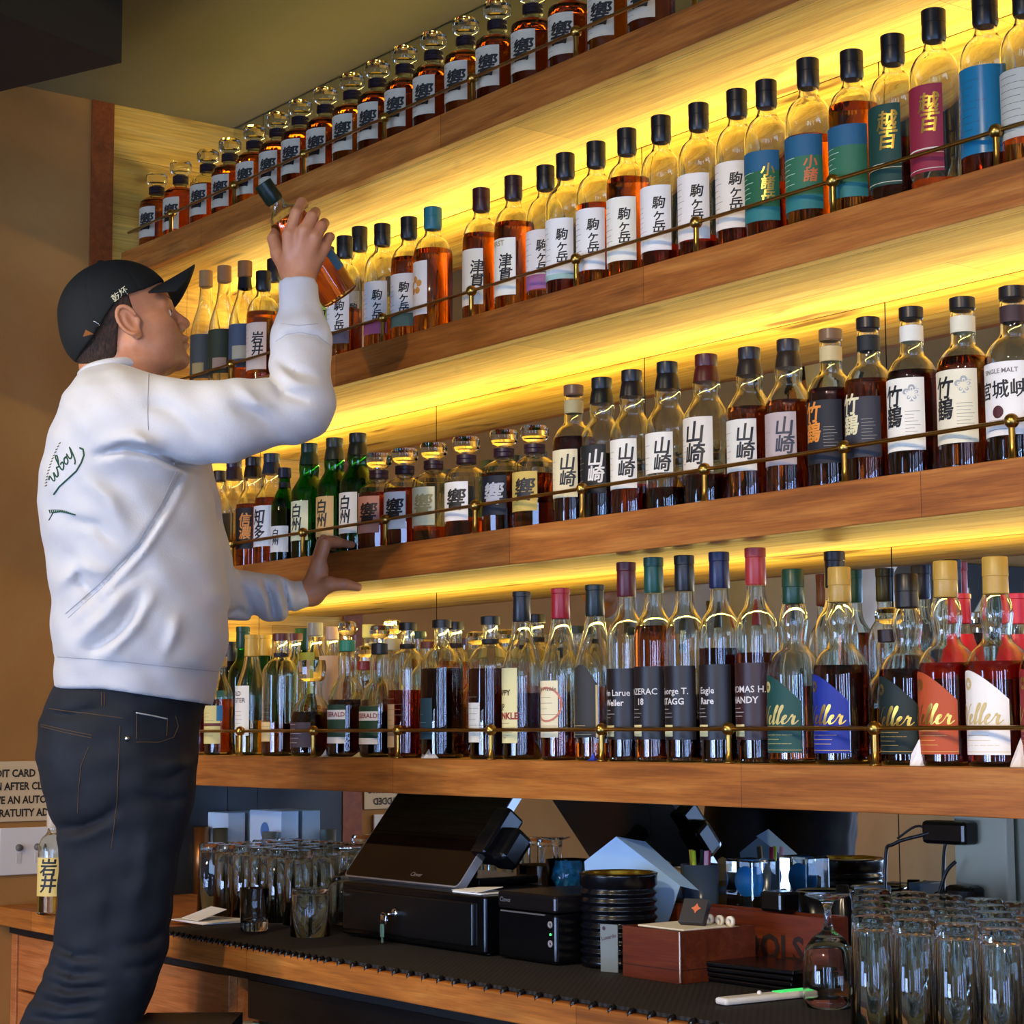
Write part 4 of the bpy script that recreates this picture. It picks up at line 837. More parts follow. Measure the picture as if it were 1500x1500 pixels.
# ---- napkin caddy
def openbox(mb, x0, x1, y0, y1, z0, z1, w=.006):
    mb.box(x0, x1, y0, y0+w, z0, z1); mb.box(x0, x1, y1-w, y1, z0, z1); mb.box(x0, x0+w, y0+w, y1-w, z0, z1); mb.box(x1-w, x1, y0+w, y1-w, z0, z1); mb.box(x0+w, x1-w, y0+w, y1-w, z0, z0+w); return mb
ca = PZ(997, 1442, ZM)
t = thing('wooden_caddy', 'small reddish wooden box holding coasters and cards, frontmost on the mat', 'caddy', (ca[0]-.135, ca[1], ZM))
openbox(MB(), 0, .135, 0, .158, 0, .078).build('box_body', M_CADDY, t)
MB().tube([(.1345, .0, .002), (.1345, .0, .078)], .0018, 6).build('corner_strip', mat('steel_edge', '#a88c78', .3, .8), t)
MB().box(-.0004, .1354, -.0004, .1584, .0195, .0205).build('groove', mat('groove_dark', '#241008', .7), t)
CX, CY_ = ca[0]-.135, ca[1]
for i, (dx, dz) in enumerate(((.0, 0), (.004, .004))):
    o = MB().rbox(.012, .12, .02, .11, 0, .003, .001).build('cream_coaster', mat('cream_card', '#e8e0cc', .7)); o.location = (CX+dx*.3, CY_, ZM+.0725+dz); tag(o, 'cream card lying on top of the small wooden box, %s of two' % ('lower', 'upper')[i], 'card')
cs = mat('black_matchbox', '#1c1c22', .4)
t = thing('card_pack', 'dark patterned card pack leaning on top of the small wooden box', 'card pack', (CX+.085, CY_+.07, ZM+.0815), math.radians(20))
mb = MB().rbox(-.022, .022, -.006, .006, 0, .042, .001); mb.xf(Matrix.Rotation(math.radians(-32), 4, 'X')); mb.build('pack', cs, t)
lg = MB(); flat_text(lg, '✦', .02, (.004, -.0066, .024), (1, 0, 0), (0, 0, 1)); lg.xf(Matrix.Rotation(math.radians(-32), 4, 'X')).build('emblem', mat('orange_print', '#c8643a', .5), t)
for i in range(5):
    o = MB().lathe([(.004, 0), (.0085, 0), (.0085, .006), (.004, .006), (.004, 0)], 16).xf(Matrix.Rotation(PI/2, 4, 'X')).build('rolled_napkin', mat('cream_card', '#e8e0cc', .7), None, True)
    o.location = (CX+.018+i*.024, CY_+.128, ZM+.0845); tag(o, 'small rolled cream paper ring in the row at the back of the wooden box', 'paper roll', 'rolled papers in the wooden box')
# bearing plate so the rolls rest on stock cards
o = MB().rbox(.01, .125, .112, .15, 0, .003, .001).build('cream_coaster', mat('cream_card', '#e8e0cc', .7)); o.location = (CX, CY_, ZM+.0725); tag(o, 'cream card under the row of paper rolls in the wooden box', 'card')
# big box behind
y1 = 2.355; y0b = 2.25; xa = PY(955, 1330, y0b)[0]; xb = PY(1212, 1340, y0b)[0]
t = thing('condiment_organizer', 'long reddish-brown wooden organizer with cut-out letters behind the small box', 'organizer', (xa, y0b-.0, ZK+.001))
Wb = xb-xa
openbox(MB(), 0, Wb, 0, .045, 0, .1, .006).build('box_body', M_CADDY, t)
for i in range(1, 4): MB().box(Wb*i/4-.003, Wb*i/4+.003, .006, .039, .006, .085).build('divider', M_CADDY, t)
lg = MB(); flat_text(lg, 'BAR TOOLS', .055, (Wb*.52, -.0012, .045), (1, 0, 0), (0, 0, 1), bold=.03); lg.build('lettering', mat('burnt_letters', '#1c0a06', .7), t)
# pens cup
pc = PY(1022, 1290, 2.32)
t = thing('pen_cup', 'grey tumbler full of pens behind the wooden organizer', 'pen cup', (pc[0], 2.326, ZK+.012))
MB().lathe([(0, 0), (.026, 0), (.034, .15), (.0325, .15), (.025, .006), (0, .006)], 24).build('cup', mat('smoky_plastic', '#46586c', .2, 0, .35), t, True)
for i, (dx, dy, c_, lab_) in enumerate(((-.018, .0, '#d8b040', 'yellow-topped pen leaning left in the grey cup'), (.0, -.012, '#b8cc30', 'lime green pen in the middle of the grey cup'), (.012, .006, '#a81c3c', 'crimson pen leaning right in the grey cup'), (.02, -.006, '#e8a8b8', 'pink-tipped pen at the right of the grey cup'), (-.008, .012, '#30343c', 'dark pen at the back of the grey cup'))):
    z0 = ZK+.02; o = MB().tube([(0, 0, 0), (dx*1.0, dy*1.0, .12), (dx*1.25, dy*1.25, .165)], [.003, .0042, .0038], 8).build('pen', mat('pen_'+c_[1:], c_, .35), None, True); o.location = (pc[0], 2.326, z0); tag(o, lab_, 'pen')
# round blue thing in square glass
bx = PY(1090, 1258, 2.33)
t = thing('square_glass', 'square clear glass with a bright blue round insert behind the organizer', 'glass', (bx[0], 2.345, ZK+.09))
sq = MB(); sq.rbox(-.034, .034, -.028, .028, 0, .085, .004); sq.build('glass_body', M_GLASS, t)
ds = MB().lathe([(0, -.002), (.025, -.002), (.025, .002), (0, .002)], 32).xf(Matrix.Translation((0, 0, .048)) @ Matrix.Rotation(PI/2, 4, 'X')); ds.build('blue_insert', mat('bright_blue_disc', '#1f7fd0', .3), t, True)
t = thing('grey_riser_block', 'grey block under the square blue-filled glass', 'block', (bx[0], 2.345, ZK+.001)); MB().rbox(-.045, .045, -.03, .03, 0, .088, .003).build('block', mat('grey_block', '#4c4844', .5), t)
# black bowls at right of it
bx = PY(1178, 1258, 2.3)
t = thing('steel_rimmed_bowl', 'black mixing tin with shining steel rim below the lowest shelf', 'bowl', (bx[0], 2.345, ZK+.001))
MB().lathe([(0, 0), (.032, 0), (.045, .13), (.0435, .13), (.031, .004), (0, .004)], 32).build('tin_body', mat('black_tin', '#07080c', .22), t, True)
MB().lathe([(.0455, .129), (.0465, .1315), (.0445, .133), (.0432, .13)], 32).build('rim', CH, t, True)
bx = PY(1240, 1265, 2.33); t = thing('small_sauce_bottle', 'small dark bottle with pink flower label in front of a grey folder', 'bottle', (bx[0]-.005, 2.325, ZK+.001))
MB().lathe([(0, 0), (.02, 0), (.021, .004), (.021, .11), (.012, .128), (.01, .145), (0, .145)], 24).build('bottle_body', mat('black_gloss', '#0b0b0d', .2), t, True)
q_ = curved_patch(.0213, .07, .1, -40, 40); q_.build('label', lab('#7a5a60'), t)
t = thing('grey_folder', 'upright blue-grey folder leaning by the mirror beside the small bottle', 'folder', (bx[0]+.04, 2.345, ZK+.001)); MB().rbox(-.012, .012, -.03, .03, 0, .145, .002).build('folder', mat('bluegrey', '#56687c', .5), t)
t = thing('black_knob_box', 'small black box on top of the wooden organizer', 'box', (PY(1140, 1300, 2.27)[0], 2.2725, ZK+.102)); MB().rbox(-.024, .024, -.021, .021, 0, .032, .005).build('box_body', BLK, t)
# stack of black trays
tr0 = PZ(1085, 1440, ZM)
for i in range(4):
    o = MB().rbox(-.1, .1, -.055, .055, 0, .007, .002).build('black_tray', BLK); o.location = (tr0[0]+.03-i*.004, 2.16+i*.001, ZM+i*.0078); o.rotation_euler = (0, 0, math.radians(2*i)); tag(o, 'thin black bill tray, %s of the stack right of the wooden box' % ('lowest', 'second lowest', 'second highest', 'topmost')[i], 'tray', 'stacked black trays')
# white remote
a = PZ(1056, 1472, ZM); b_ = PZ(1190, 1458, ZM); d_ = b_-a; d_[2] = 0; L_n = np.linalg.norm(d_)
L_n = min(L_n, .2)
t = thing('white_remote', 'slim white remote lying at the mat edge before the goblet', 'remote', (a[0]+.004, a[1]-.005, ZM+.0005), math.atan2(d_[1], d_[0]))
MB().rbox(0, L_n, -.013, .013, 0, .01, .004).build('remote_body', M_WHITE, t); MB().sphere((L_n*.42, 0, .0115), .0035, 8).build('button', M_WHITE, t, True)
MB().rbox(L_n*.6, L_n*.95, -.009, .009, .0095, .0112, .0006).build('status_light', mat('green_glow', '#208838', .4, emis='#50ff80', estr=.8), t)
# goblet (upside-down stem glass)
gz = PZ(1222, 1478, ZM)
gob = [(.031, 0), (.0315, .002), (.036, .012), (.0375, .03), (.037, .055), (.033, .08), (.022, .095), (.009, .104), (.0052, .115), (.0052, .135), (.009, .145), (.025, .1505), (.0315, .153), (.0315, .1545), (.0, .1545)]
gi = [(.0, .094), (.02, .0915), (.031, .078), (.0352, .055), (.0358, .03), (.0345, .013), (.0295, .0)]
t = thing('goblet', 'upside-down stemmed glass standing alone left of the highball block', 'glass', (gz[0]-.018, gz[1]+.01, ZM))
MB().lathe(gi+gob, 36).build('glass_body', M_GLASS, t, True)
# highball blocks
HB = tumbler(.0275, .032, .152, .016)
n_ = 0
for j in range(5):
    y = 1.925+j*.077
    if y > 2.3: break
    xs_ = PZ(1284+ (0 if j < 3 else 6), 1318, 1.055)[0] if False else PY(1278, 1320, y)[0]
    x = xs_
    while x < PY(1560, 1320, y)[0]:
        glassware('highball_glass', HB, 'upside-down clear highball glass in the crowded block at the right edge', x+RNG.uniform(-.002, .002), y+RNG.uniform(-.002, .002), ZK+.001, 'highball glasses in the block at the right', n=60, flip=True, flute=(16, .006)); x += .069; n_ += 1
for j in range(4):
    y = 2.085+j*.075; x = PY(312, 1300, 2.085)[0]-.02*j
    while x < -3.45:
        glassware('highball_glass', HB, 'upside-down clear highball glass in the block behind the jeans', x+RNG.uniform(-.002, .002), y+RNG.uniform(-.002, .002), ZK+.001, 'highball glasses in the left block', n=60, flip=True, flute=(16, .006)); x += .07
a = PZ(359, 1364, ZM)
glassware('shot_glass', tumbler(.0265, .029, .082, .018), 'small upright shooter glass with thick base in front of the left block', a[0], a[1]+.02, ZM, n=32)
a = PZ(443, 1374, ZM)
glassware('rocks_glass', tumbler(.036, .038, .09, .01), 'short upside-down tumbler next to the cash drawer', a[0]-.022, a[1]+.03, ZM, n=32, flip=True)
glassware('rocks_glass', tumbler(.036, .038, .09, .01), 'short tumbler behind the front one beside the cash drawer', a[0]-.07, a[1]+.1, ZM, n=32, flip=True) if False else None
glassware('mug_glass', tumbler(.036, .038, .145, .01), 'tall clear upside-down glass behind the tablet lower left corner', -3.345, 2.33, ZK+.001, n=32, flip=True)
a = PZ(425, 1345, ZK)
t = glassware('coupe_glass', gi[::-1] and (gi+gob), 'stemmed glass upside down just behind the short tumbler', -3.385, 2.14, ZM, n=32)
# napkins
a = PZ(290, 1352, ZM)
for i in range(3):
    o = slab('paper_napkin', [(-.07+.004*i, -.05, 0), (.07, -.05-.003*i, 0), (.075, .05, 0), (-.065, .05, 0)], .0012, M_PAPER, None); o.location = (a[0]-.02, a[1]+.035, ZM+.0005+i*.0014); o.rotation_euler = (0, 0, .12*i); tag(o, '%s white paper napkin in the pile beside the jeans' % ('lowest', 'middle', 'topmost')[i], 'napkin', 'paper napkins')
slab('paper_napkin', [(-.05, -.035, 0), (.03, -.04, 0), (.02, .03, .018), (-.045, .03, .02)], .001, M_PAPER, None).location = (a[0]-.01, a[1]+.03, ZM+.0055)
tag(bpy.data.objects['paper_napkin.003'], 'crumpled raised white napkin on the napkin pile', 'napkin')
# cartons against the mirror at the left
for i, (u0, u1, lab_) in enumerate(((270, 350, 'pale blue-white carton against the mirror, left of the dark strip'), (382, 428, 'narrower pale blue-white carton right of the dark strip'))):
    y = 2.385; p0 = PY(u0, 1200, y); p1 = PY(u1, 1200, y)
    t = thing('paper_carton', lab_, 'carton', (p0[0], y, ZK+.001)); h_ = PY(u0, 1186, y)[2]-ZK
    MB().rbox(0, p1[0]-p0[0], -.03, .018, 0, h_, .002).build('carton_body', mat('pale_blue_carton', '#b4cfe6', .6), t)
    mb = MB(); flat_text(mb, '●', .05, ((p1[0]-p0[0])*.5, -.031, h_-.05), (1, 0, 0), (0, 0, 1)); mb.build('emblem', mat('carton_blue', '#4a78b8', .6), t)
for i, (u, c_) in enumerate(((303, '#8a5a30'), (331, '#6e7468'), (404, '#9ab0b4'))):
    p_ = PY(u, 1222, 2.345); t = thing('metal_jigger_cup', '%s cup standing behind the left glass block' % ('copper', 'dull steel', 'frosted')[i], 'cup', (p_[0], 2.33, ZK+.001))
    MB().lathe([(0, 0), (.018, 0), (.0185, .16), (.0175, .16), (.017, .004), (0, .004)], 24).build('cup_body', mat('cup_'+c_[1:], c_, .3, .8), t, True)
# adapters and cables at right
t = thing('power_adapter', 'black power brick standing on the counter among the cables', 'adapter', (PY(1345, 1275, 2.36)[0], 2.365, ZK+.001)); MB().rbox(-.036, .036, -.02, .02, 0, .135, .006).build('brick', BLK, t)
q1 = PY(1424, 1208, 2.38)
t = thing('outlet_post', 'grey outlet post with two black plugs at the right under the lowest shelf', 'power outlet', (PY(1440, 1260, 2.39)[0], 2.384, ZK+.001))
MB().rbox(-.05, .05, 0, .02, 0, .27, .003).build('post_body', mat('pale_grey_post', '#9a9884', .55), t)
MB().rbox(-.085, .0, -.035, 0, .215, .25, .006).build('plug', BLK, t); MB().rbox(-.045, .01, -.035, 0, .12, .155, .008).build('plug', BLK, t)
lx = t.location
def cable(label, pts, r=.0028):
    P_ = []
    for i in range(len(pts)-1):
        p0, p1, p2, p3 = pts[max(i-1, 0)], pts[i], pts[i+1], pts[min(i+2, len(pts)-1)]
        for j in range(8):
            s_ = j/8; P_.append(.5*((2*p1)+(-p0+p2)*s_+(2*p0-5*p1+4*p2-p3)*s_*s_+(-p0+3*p1-3*p2+p3)*s_**3))
    P_.append(pts[-1]); o = MB().tube(P_, r, 8).build('power_cable', mat('black_cable', '#0c0a0a', .4), None, True); tag(o, label, 'cable')
cable('black cable arching from the upper plug down to the counter', [PY(1395, 1208, 2.36), PY(1355, 1222, 2.35), PY(1310, 1236, 2.34), PY(1297, 1262, 2.34), np.array([PY(1296, 1330, 2.34)[0], 2.34, ZK+.006])])
cable('second black cable looping above the power brick', [PY(1400, 1262, 2.36)+np.array([0, 0, 0]), PY(1385, 1280, 2.35), PY(1370, 1330, 2.345)*np.array([1, 1, 1])])
cable('thin black cable crossing over toward the lower plug', [PY(1315, 1228, 2.37), PY(1345, 1210, 2.375), PY(1375, 1225, 2.375), PY(1392, 1230, 2.375)], .002)
# ---- left wall: sign, switches, whisky bottle
def on_wall(u, v): return PX(u, v, XL)
s0 = on_wall(0, 1160); zt_, zb_ = on_wall(30, 1115)[2], on_wall(30, 1203)[2]
yR = on_wall(75, 1160)[1]; yL = yR-.42
t = thing('wall_sign', 'cream notice with black capital letters about card tips and gratuity', 'sign', (XL+.0012, (yL+yR)/2, (zt_+zb_)/2))
hw, hh = (yR-yL)/2, (zt_-zb_)/2
MB().rbox(0, .003, -hw, hw, -hh, hh, .001).build('sign_board', mat('cream_sign', '#cbb48c', .6), t)
mb = MB()
LN = ['CREDIT CARD TIPS', 'LEFT OPEN AFTER CLOSE', 'HAVE AN AUTOMATIC', '20% GRATUITY ADDED']
VIS = [('EDIT CARD T', 'CR', 'IPS')]
def right_text(body, key, ukey, zc, sz):
    """text such that the glyph right after `key` lies at column ukey"""
    v, f = text_mesh(body, sz, bold=.03); v2, _ = text_mesh(key, sz, bold=.03)
    wid = max(p_[0] for p_ in v)-min(p_[0] for p_ in v); k_ = (max(p_[0] for p_ in v2)-min(p_[0] for p_ in v2))
    x0 = min(p_[0] for p_ in v); yk = on_wall(ukey, 1160)[1]; 
    mb.add([(.0038, (yk-(yL+yR)/2)+((x-x0)-k_)*.88, zc+y) for x, y, _ in v], f)
rows_ = [1133, 1152, 1172, 1190]
for body, key, uk, vv in (('CREDIT CARD TIPS', 'CREDIT CARD', 50, 1133), ('LEFT OPEN AFTER CLOSE', 'LEFT OPEN AFTER', 42, 1152), ('HAVE AN AUTOMATIC', 'HAVE AN', 28, 1172), ('20% GRATUITY ADDED', '20% GRATUITY', 50, 1191)):
    right_text(body, key, uk, on_wall(30, vv)[2]-(zt_+zb_)/2, .024)
# keep letters on the board
mb.v = [(x, min(max(y, -hw+.002), hw+.2), z_) for x, y, z_ in mb.v]
bpy.data.objects['sign_board'].scale = (1, 1, 1)
mxy = max(p_[1] for p_ in mb.v)
if mxy > hw-.01:
    me_ = bpy.data.objects['sign_board'].data
    for v in me_.vertices:
        if v.co.y > 0: v.co.y = v.co.y-hw+mxy+.012
mb.build('lettering', mat('sign_ink', '#2c241c', .7), t)
zt_, zb_ = on_wall(30, 1212)[2], on_wall(30, 1281)[2]
t = thing('switch_plate', 'white double dimmer plate on the wall below the cream notice', 'switch plate', (XL+.0012, on_wall(28, 1245)[1], (zt_+zb_)/2))
MB().rbox(0, .006, -.05, .11, -(zt_-zb_)/2, (zt_-zb_)/2, .002).build('plate', mat('switch_white', '#d8d4cc', .4), t)
for y in (on_wall(26, 1237)[1], on_wall(53, 1235)[1]):
    d = y-t.location.y; kb = MB().lathe([(0, 0), (.0085, 0), (.007, .008), (0, .008)], 16).xf(Matrix.Translation((.006, d, .008)) @ Matrix.Rotation(PI/2, 4, 'Y')); kb.build('knob', mat('knob_grey', '#5a5650', .4), t, True)
    MB().rbox(.006, .007, d-.006, d+.006, -.028, -.004, .0004).build('slider_plate', mat('slider_white', '#c4c0b8', .4), t)
bw = PZ(70, 1340, ZK+.001)
bottle('half-full bottle with cream two-character label on the counter at far left', 'mars', bw[0], bw[1]+.01, ZK+.001, h=.222, liquid='pale', fill=.35, cap='#b8a890', lb=dict(c='#d8c070', a0=-60, a1=60, z0=.05, z1=.15, texts=[kan('岩井', .045, 6, .1, '#14110e')]), rz=38, rs=.9)
# chalkboard and lamp that show in the mirror, on the far part of the left wall
t = thing('chalkboard', 'dark chalkboard on the left wall, seen only as a mirror reflection', 'chalkboard', (XL+.003, -.35, 1.62))
MB().rbox(0, .02, -.45, .45, -.35, .22, .004).build('board', mat('slate', '#1c1a18', .8), t)
mb = MB(); flat_text(mb, 'NOW', .2, (.0215, .12, .06), (0, 1, 0), (0, 0, 1), bold=.0); flat_text(mb, 'DRAFT', .15, (.0215, .05, -.15), (0, 1, 0), (0, 0, 1), bold=.0); mb.build('chalk_writing', mat('chalk', '#d8d4b8', .9), t)
# ------------------------------------------------------------------ the man
def loc(p): p = np.asarray(p, float); return np.stack([p@RH, p@FH, p[..., 2]], -1)
def L(u, v, d): return loc(PD(u, v, d))
def unloc(q): q = np.asarray(q, float); return q[..., 0:1]*RH+q[..., 1:2]*FH+q[..., 2:3]*np.array([0, 0, 1.])
CFl, CRl, CUl, COl = loc(CF), loc(CR), loc(CU), loc(CO)
class Field:
    def __init__(s, lo, hi, h):
        s.lo = np.array(lo, float); s.h = h; n = np.ceil((np.array(hi)-s.lo)/h).astype(int)+1; s.n = n
        ax = [s.lo[i]+h*np.arange(n[i]) for i in range(3)]
        s.X, s.Y, s.Z = [a.astype(np.float32) for a in np.meshgrid(*ax, indexing='ij')]
        s.F = np.full(s.X.shape, 1e3, np.float32)
    def capsule(s, a, b, ra, rb=None, flat=None):
        rb = ra if rb is None else rb; a = np.array(a, float); b = np.array(b, float); d = b-a; L2 = max(d@d, 1e-12)
        x, y, z = s.X-a[0], s.Y-a[1], s.Z-a[2]; t = np.clip((x*d[0]+y*d[1]+z*d[2])/L2, 0, 1)
        return np.sqrt((x-t*d[0])**2+(y-t*d[1])**2+(z-t*d[2])**2)-(ra+(rb-ra)*t)
    def ell(s, c, r, M=None):
        x, y, z = s.X-c[0], s.Y-c[1], s.Z-c[2]
        if M is not None: x, y, z = (M[0][0]*x+M[0][1]*y+M[0][2]*z, M[1][0]*x+M[1][1]*y+M[1][2]*z, M[2][0]*x+M[2][1]*y+M[2][2]*z)
        k = np.sqrt((x/r[0])**2+(y/r[1])**2+(z/r[2])**2); return (k-1)*min(r)*(.5+.5*np.clip(k, 0, 2)/np.maximum(k, .5))
    def loft(s, sl, d, dc=None):
        """sl rows: v, uL, uR, b, [depth]"""
        R = []
        for row in sl:
            v, uL, uR, b = row[:4]; dd = row[4] if len(row) > 4 else d
            p, q = L(uL, v, dd), L(uR, v, dd); R.append(((p[2]+q[2])/2, (p[0]+q[0])/2, (p[1]+q[1])/2, (q[0]-p[0])/2, b))
        R = np.array(sorted(R)); f = lambda i: np.interp(s.Z, R[:, 0], R[:, i]).astype(np.float32)
        cx, cy, a, b = f(1), f(2), f(3), f(4); k = (np.abs((s.X-cx)/a)**2.3+np.abs((s.Y-cy)/b)**2.3)**(1/2.3)
        e = (k-1)*np.minimum(a, b); return np.maximum(e, np.maximum(R[0, 0]-s.Z, s.Z-R[-1, 0]))
    def add(s, d, k=.0):
        if k <= 0: s.F = np.minimum(s.F, d)
        else: h = np.clip(.5+.5*(s.F-d)/k, 0, 1); s.F = s.F*(1-h)+d*h-k*h*(1-h)
        return s
    def sub(s, d, k=.004):
        d = -d; h = np.clip(.5-.5*(s.F-d)/k, 0, 1); s.F = s.F*(1-h)+d*h+k*h*(1-h); return s
    def uv(s):
        if not hasattr(s, '_uv'):
            x, y, z = s.X-COl[0], s.Y-COl[1], s.Z-COl[2]; w = x*CFl[0]+y*CFl[1]+z*CFl[2]
            s._uv = (750+FPX*(x*CRl[0]+y*CRl[1]+z*CRl[2])/w, 750-FPX*(x*CUl[0]+y*CUl[1]+z*CUl[2])/w)
        return s._uv
    def fold(s, pts, amp, wd, near=None):
        """a crease (amp<0) or ridge (amp>0) along a polyline, tapered at its ends"""
        U, V = s.uv(); best = np.full(U.shape, 1e9, np.float32); tt = np.zeros_like(best); n = len(pts)-1
        for i in range(n):
            a = pts[i]; b = pts[i+1]; dx, dy = b[0]-a[0], b[1]-a[1]; t = np.clip(((U-a[0])*dx+(V-a[1])*dy)/(dx*dx+dy*dy), 0, 1)
            q = (U-a[0]-t*dx)**2+(V-a[1]-t*dy)**2; m = q < best; best = np.where(m, q, best); tt = np.where(m, (i+t)/n, tt)
        g = amp*np.exp(-best/(wd*wd))*(np.sin(np.pi*np.clip(tt, .02, .98))**.6)
        if near is not None: g = g*(s.Y < near)
        s.F = s.F-g.astype(np.float32); return s
    def mesh(s):
        F = s.F; S = F < 0; nx, ny, nz = F.shape
        c = [(i, j, k) for i in (0, 1) for j in (0, 1) for k in (0, 1)]
        cnt = sum(S[i:nx-1+i, j:ny-1+j, k:nz-1+k].astype(np.int8) for i, j, k in c); act = (cnt > 0) & (cnt < 8)
        idx = np.argwhere(act); ids = np.full(act.shape, -1, np.int32); ids[tuple(idx.T)] = np.arange(len(idx))
        acc = np.zeros((len(idx), 3)); num = np.zeros(len(idx)); I, J, K = idx.T
        for ai in range(8):
            for bi in range(ai+1, 8):
                A, B = c[ai], c[bi]
                if sum(abs(A[q]-B[q]) for q in range(3)) != 1: continue
                fa = F[I+A[0], J+A[1], K+A[2]]; fb = F[I+B[0], J+B[1], K+B[2]]; m = (fa < 0) != (fb < 0)
                t = np.where(m, fa/(fa-fb+1e-20), 0)[:, None]; acc += np.where(m[:, None], np.array(A)+(np.array(B)-np.array(A))*t, 0); num += m
        vert = s.lo+(idx+acc/num[:, None])*s.h
        faces = []
        for ax in range(3):
            o = [(0, 0, 0)]*4; b_, c_ = (ax+1) % 3, (ax+2) % 3
            sl0 = [slice(1, None)]*3; sl1 = [slice(1, None)]*3; sl0[ax] = slice(0, -1)
            P = S[tuple(slice(0, -1) if q == ax else slice(None) for q in range(3))]; Q = S[tuple(slice(1, None) if q == ax else slice(None) for q in range(3))]
            E = np.argwhere(P != Q); ok = np.all([(E[:, b_] > 0), (E[:, c_] > 0), (E[:, b_] < F.shape[b_]-1), (E[:, c_] < F.shape[c_]-1)], 0); E = E[ok]
            inside = P[tuple(E.T)]
            def gid(db, dc_): e = E.copy(); e[:, b_] -= db; e[:, c_] -= dc_; return ids[tuple(e.T)]
            q = np.stack([gid(1, 1), gid(0, 1), gid(0, 0), gid(1, 0)], 1); q[~inside] = q[~inside][:, ::-1]; faces.append(q)
        faces = np.concatenate(faces); return vert, faces
def taubin(v, f, it=3):
    n = len(v); e = np.concatenate([f[:, [0, 1]], f[:, [1, 2]], f[:, [2, 3]], f[:, [3, 0]]]); e = np.concatenate([e, e[:, ::-1]])
    deg = np.bincount(e[:, 0], minlength=n)[:, None].astype(float)
    for lam in [.5, -.52]*it:
        m = np.stack([np.bincount(e[:, 0], weights=v[e[:, 1], q], minlength=n) for q in range(3)], 1)/np.maximum(deg, 1); v = v+lam*(m-v)
    return v
def sdf_obj(name, parts, m, parent, origin, tf=None):
    V_, F_ = [], []; n = 0
    for v, f, t_ in parts:
        w_ = (t_(v) if t_ else unloc(v))-origin; V_.append(w_); F_.append(f+n); n += len(v)
    V_ = np.concatenate(V_); F_ = np.concatenate(F_)
    me = bpy.data.meshes.new(name); me.vertices.add(len(V_)); me.vertices.foreach_set('co', V_.astype(np.float32).ravel())
    me.loops.add(len(F_)*4); me.loops.foreach_set('vertex_index', F_.astype(np.int32).ravel()); me.polygons.add(len(F_))
    me.polygons.foreach_set('loop_start', np.arange(len(F_), dtype=np.int32)*4); me.polygons.foreach_set('loop_total', np.full(len(F_), 4, np.int32))
    me.polygons.foreach_set('use_smooth', np.ones(len(F_), bool)); me.update(calc_edges=True); me.validate()
    return link(name, me, m, parent)
D0 = 3.5
base = PD(180, 1900, 3.52); ORG = np.array([base[0], base[1], .33])
man = thing('person', 'man in black cap, pale sweatshirt and dark jeans reaching up to the shelves', 'person', tuple(ORG))
# --- sweatshirt
lo = np.minimum(L(45, 1060, 3.1), L(45, 1060, 3.75)); lo[2] = L(45, 1060, 3.75)[2]; hi = np.maximum(L(500, 380, 4.0), L(500, 380, 3.3))
lo[1], hi[1] = L(200, 700, 3.22)[1], L(460, 860, 3.98)[1]
S = Field(lo, hi, .0055)
torso = [(538, 138, 190, .06), (550, 128, 222, .10), (566, 116, 262, .145), (590, 101, 285, .185), (620, 89, 292, .2), (660, 76, 297, .205), (700, 67, 304, .205), (740, 64, 312, .2), (790, 69, 321, .195), (840, 78, 330, .19), (880, 82, 333, .19), (930, 82, 331, .19), (962, 84, 326, .19), (1000, 84, 317, .186), (1045, 82, 311, .18)]
S.add(S.loft(torso, D0))
S.add(S.capsule(L(200, 626, 3.36), L(330, 617, 3.33), .088, .066), .035)
S.add(S.capsule(L(330, 617, 3.33), L(436, 596, 3.37), .066, .058), .02)
S.add(S.capsule(L(438, 596, 3.37), L(440, 500, 3.43), .0575, .051), .02)
S.add(S.capsule(L(440, 500, 3.43), L(438, 476, 3.445), .05, .040), .01)
S.add(S.capsule(L(438, 476, 3.445), L(437, 408, 3.475), .0385, .0325), .006)
S.add(S.capsule(L(240, 630, 3.66), L(300, 862, 3.74), .075, .062), .04)
S.add(S.capsule(L(300, 868, 3.74), L(400, 876, 3.85), .054, .044), .02)
S.add(S.capsule(L(400, 876, 3.85), L(428, 874, 3.88), .043, .031), .008)
S.add(S.capsule(L(428, 874, 3.88), L(448, 868, 3.9), .0285, .027), .004)
_sf = S.fold
def F_(p_, a_, w_, n_=None): _sf(p_, a_*1.5, w_*.9)
F_([(140, 668), (180, 656), (225, 664), (262, 680), (300, 688)], -.016, 7, L(0, 0, 3.55)[1]+9)
F_([(150, 648), (200, 640), (250, 655)], .008, 12)
F_([(268, 692), (240, 745), (205, 800), (150, 858), (100, 905)], -.006, 4)
F_([(275, 700), (248, 752), (212, 808), (158, 866), (108, 912)], .005, 6)
F_([(105, 945), (150, 905), (190, 860)], .009, 12); F_([(125, 960), (175, 925), (205, 870)], -.008, 9)
F_([(150, 965), (200, 915), (225, 870)], .008, 10); F_([(100, 800), (120, 850), (150, 890)], -.007, 10)
F_([(85, 860), (115, 830), (165, 840)], .006, 10); F_([(120, 700), (160, 730), (190, 790)], .006, 14)
F_([(240, 960), (255, 930), (262, 900)], .006, 10); F_([(95, 760), (140, 770), (170, 800)], -.005, 9)
F_([(205, 590), (250, 600), (300, 640)], -.007, 12); F_([(195, 640), (215, 650), (240, 672)], .008, 8)
F_([(330, 590), (380, 610), (420, 645)], -.006, 9); F_([(345, 560), (375, 590), (400, 600)], .006, 10)
F_([(392, 545), (415, 575), (455, 590)], -.010, 8); F_([(400, 520), (430, 545), (470, 552)], -.005, 7); F_([(405, 535), (435, 562), (478, 570)], .005, 7)
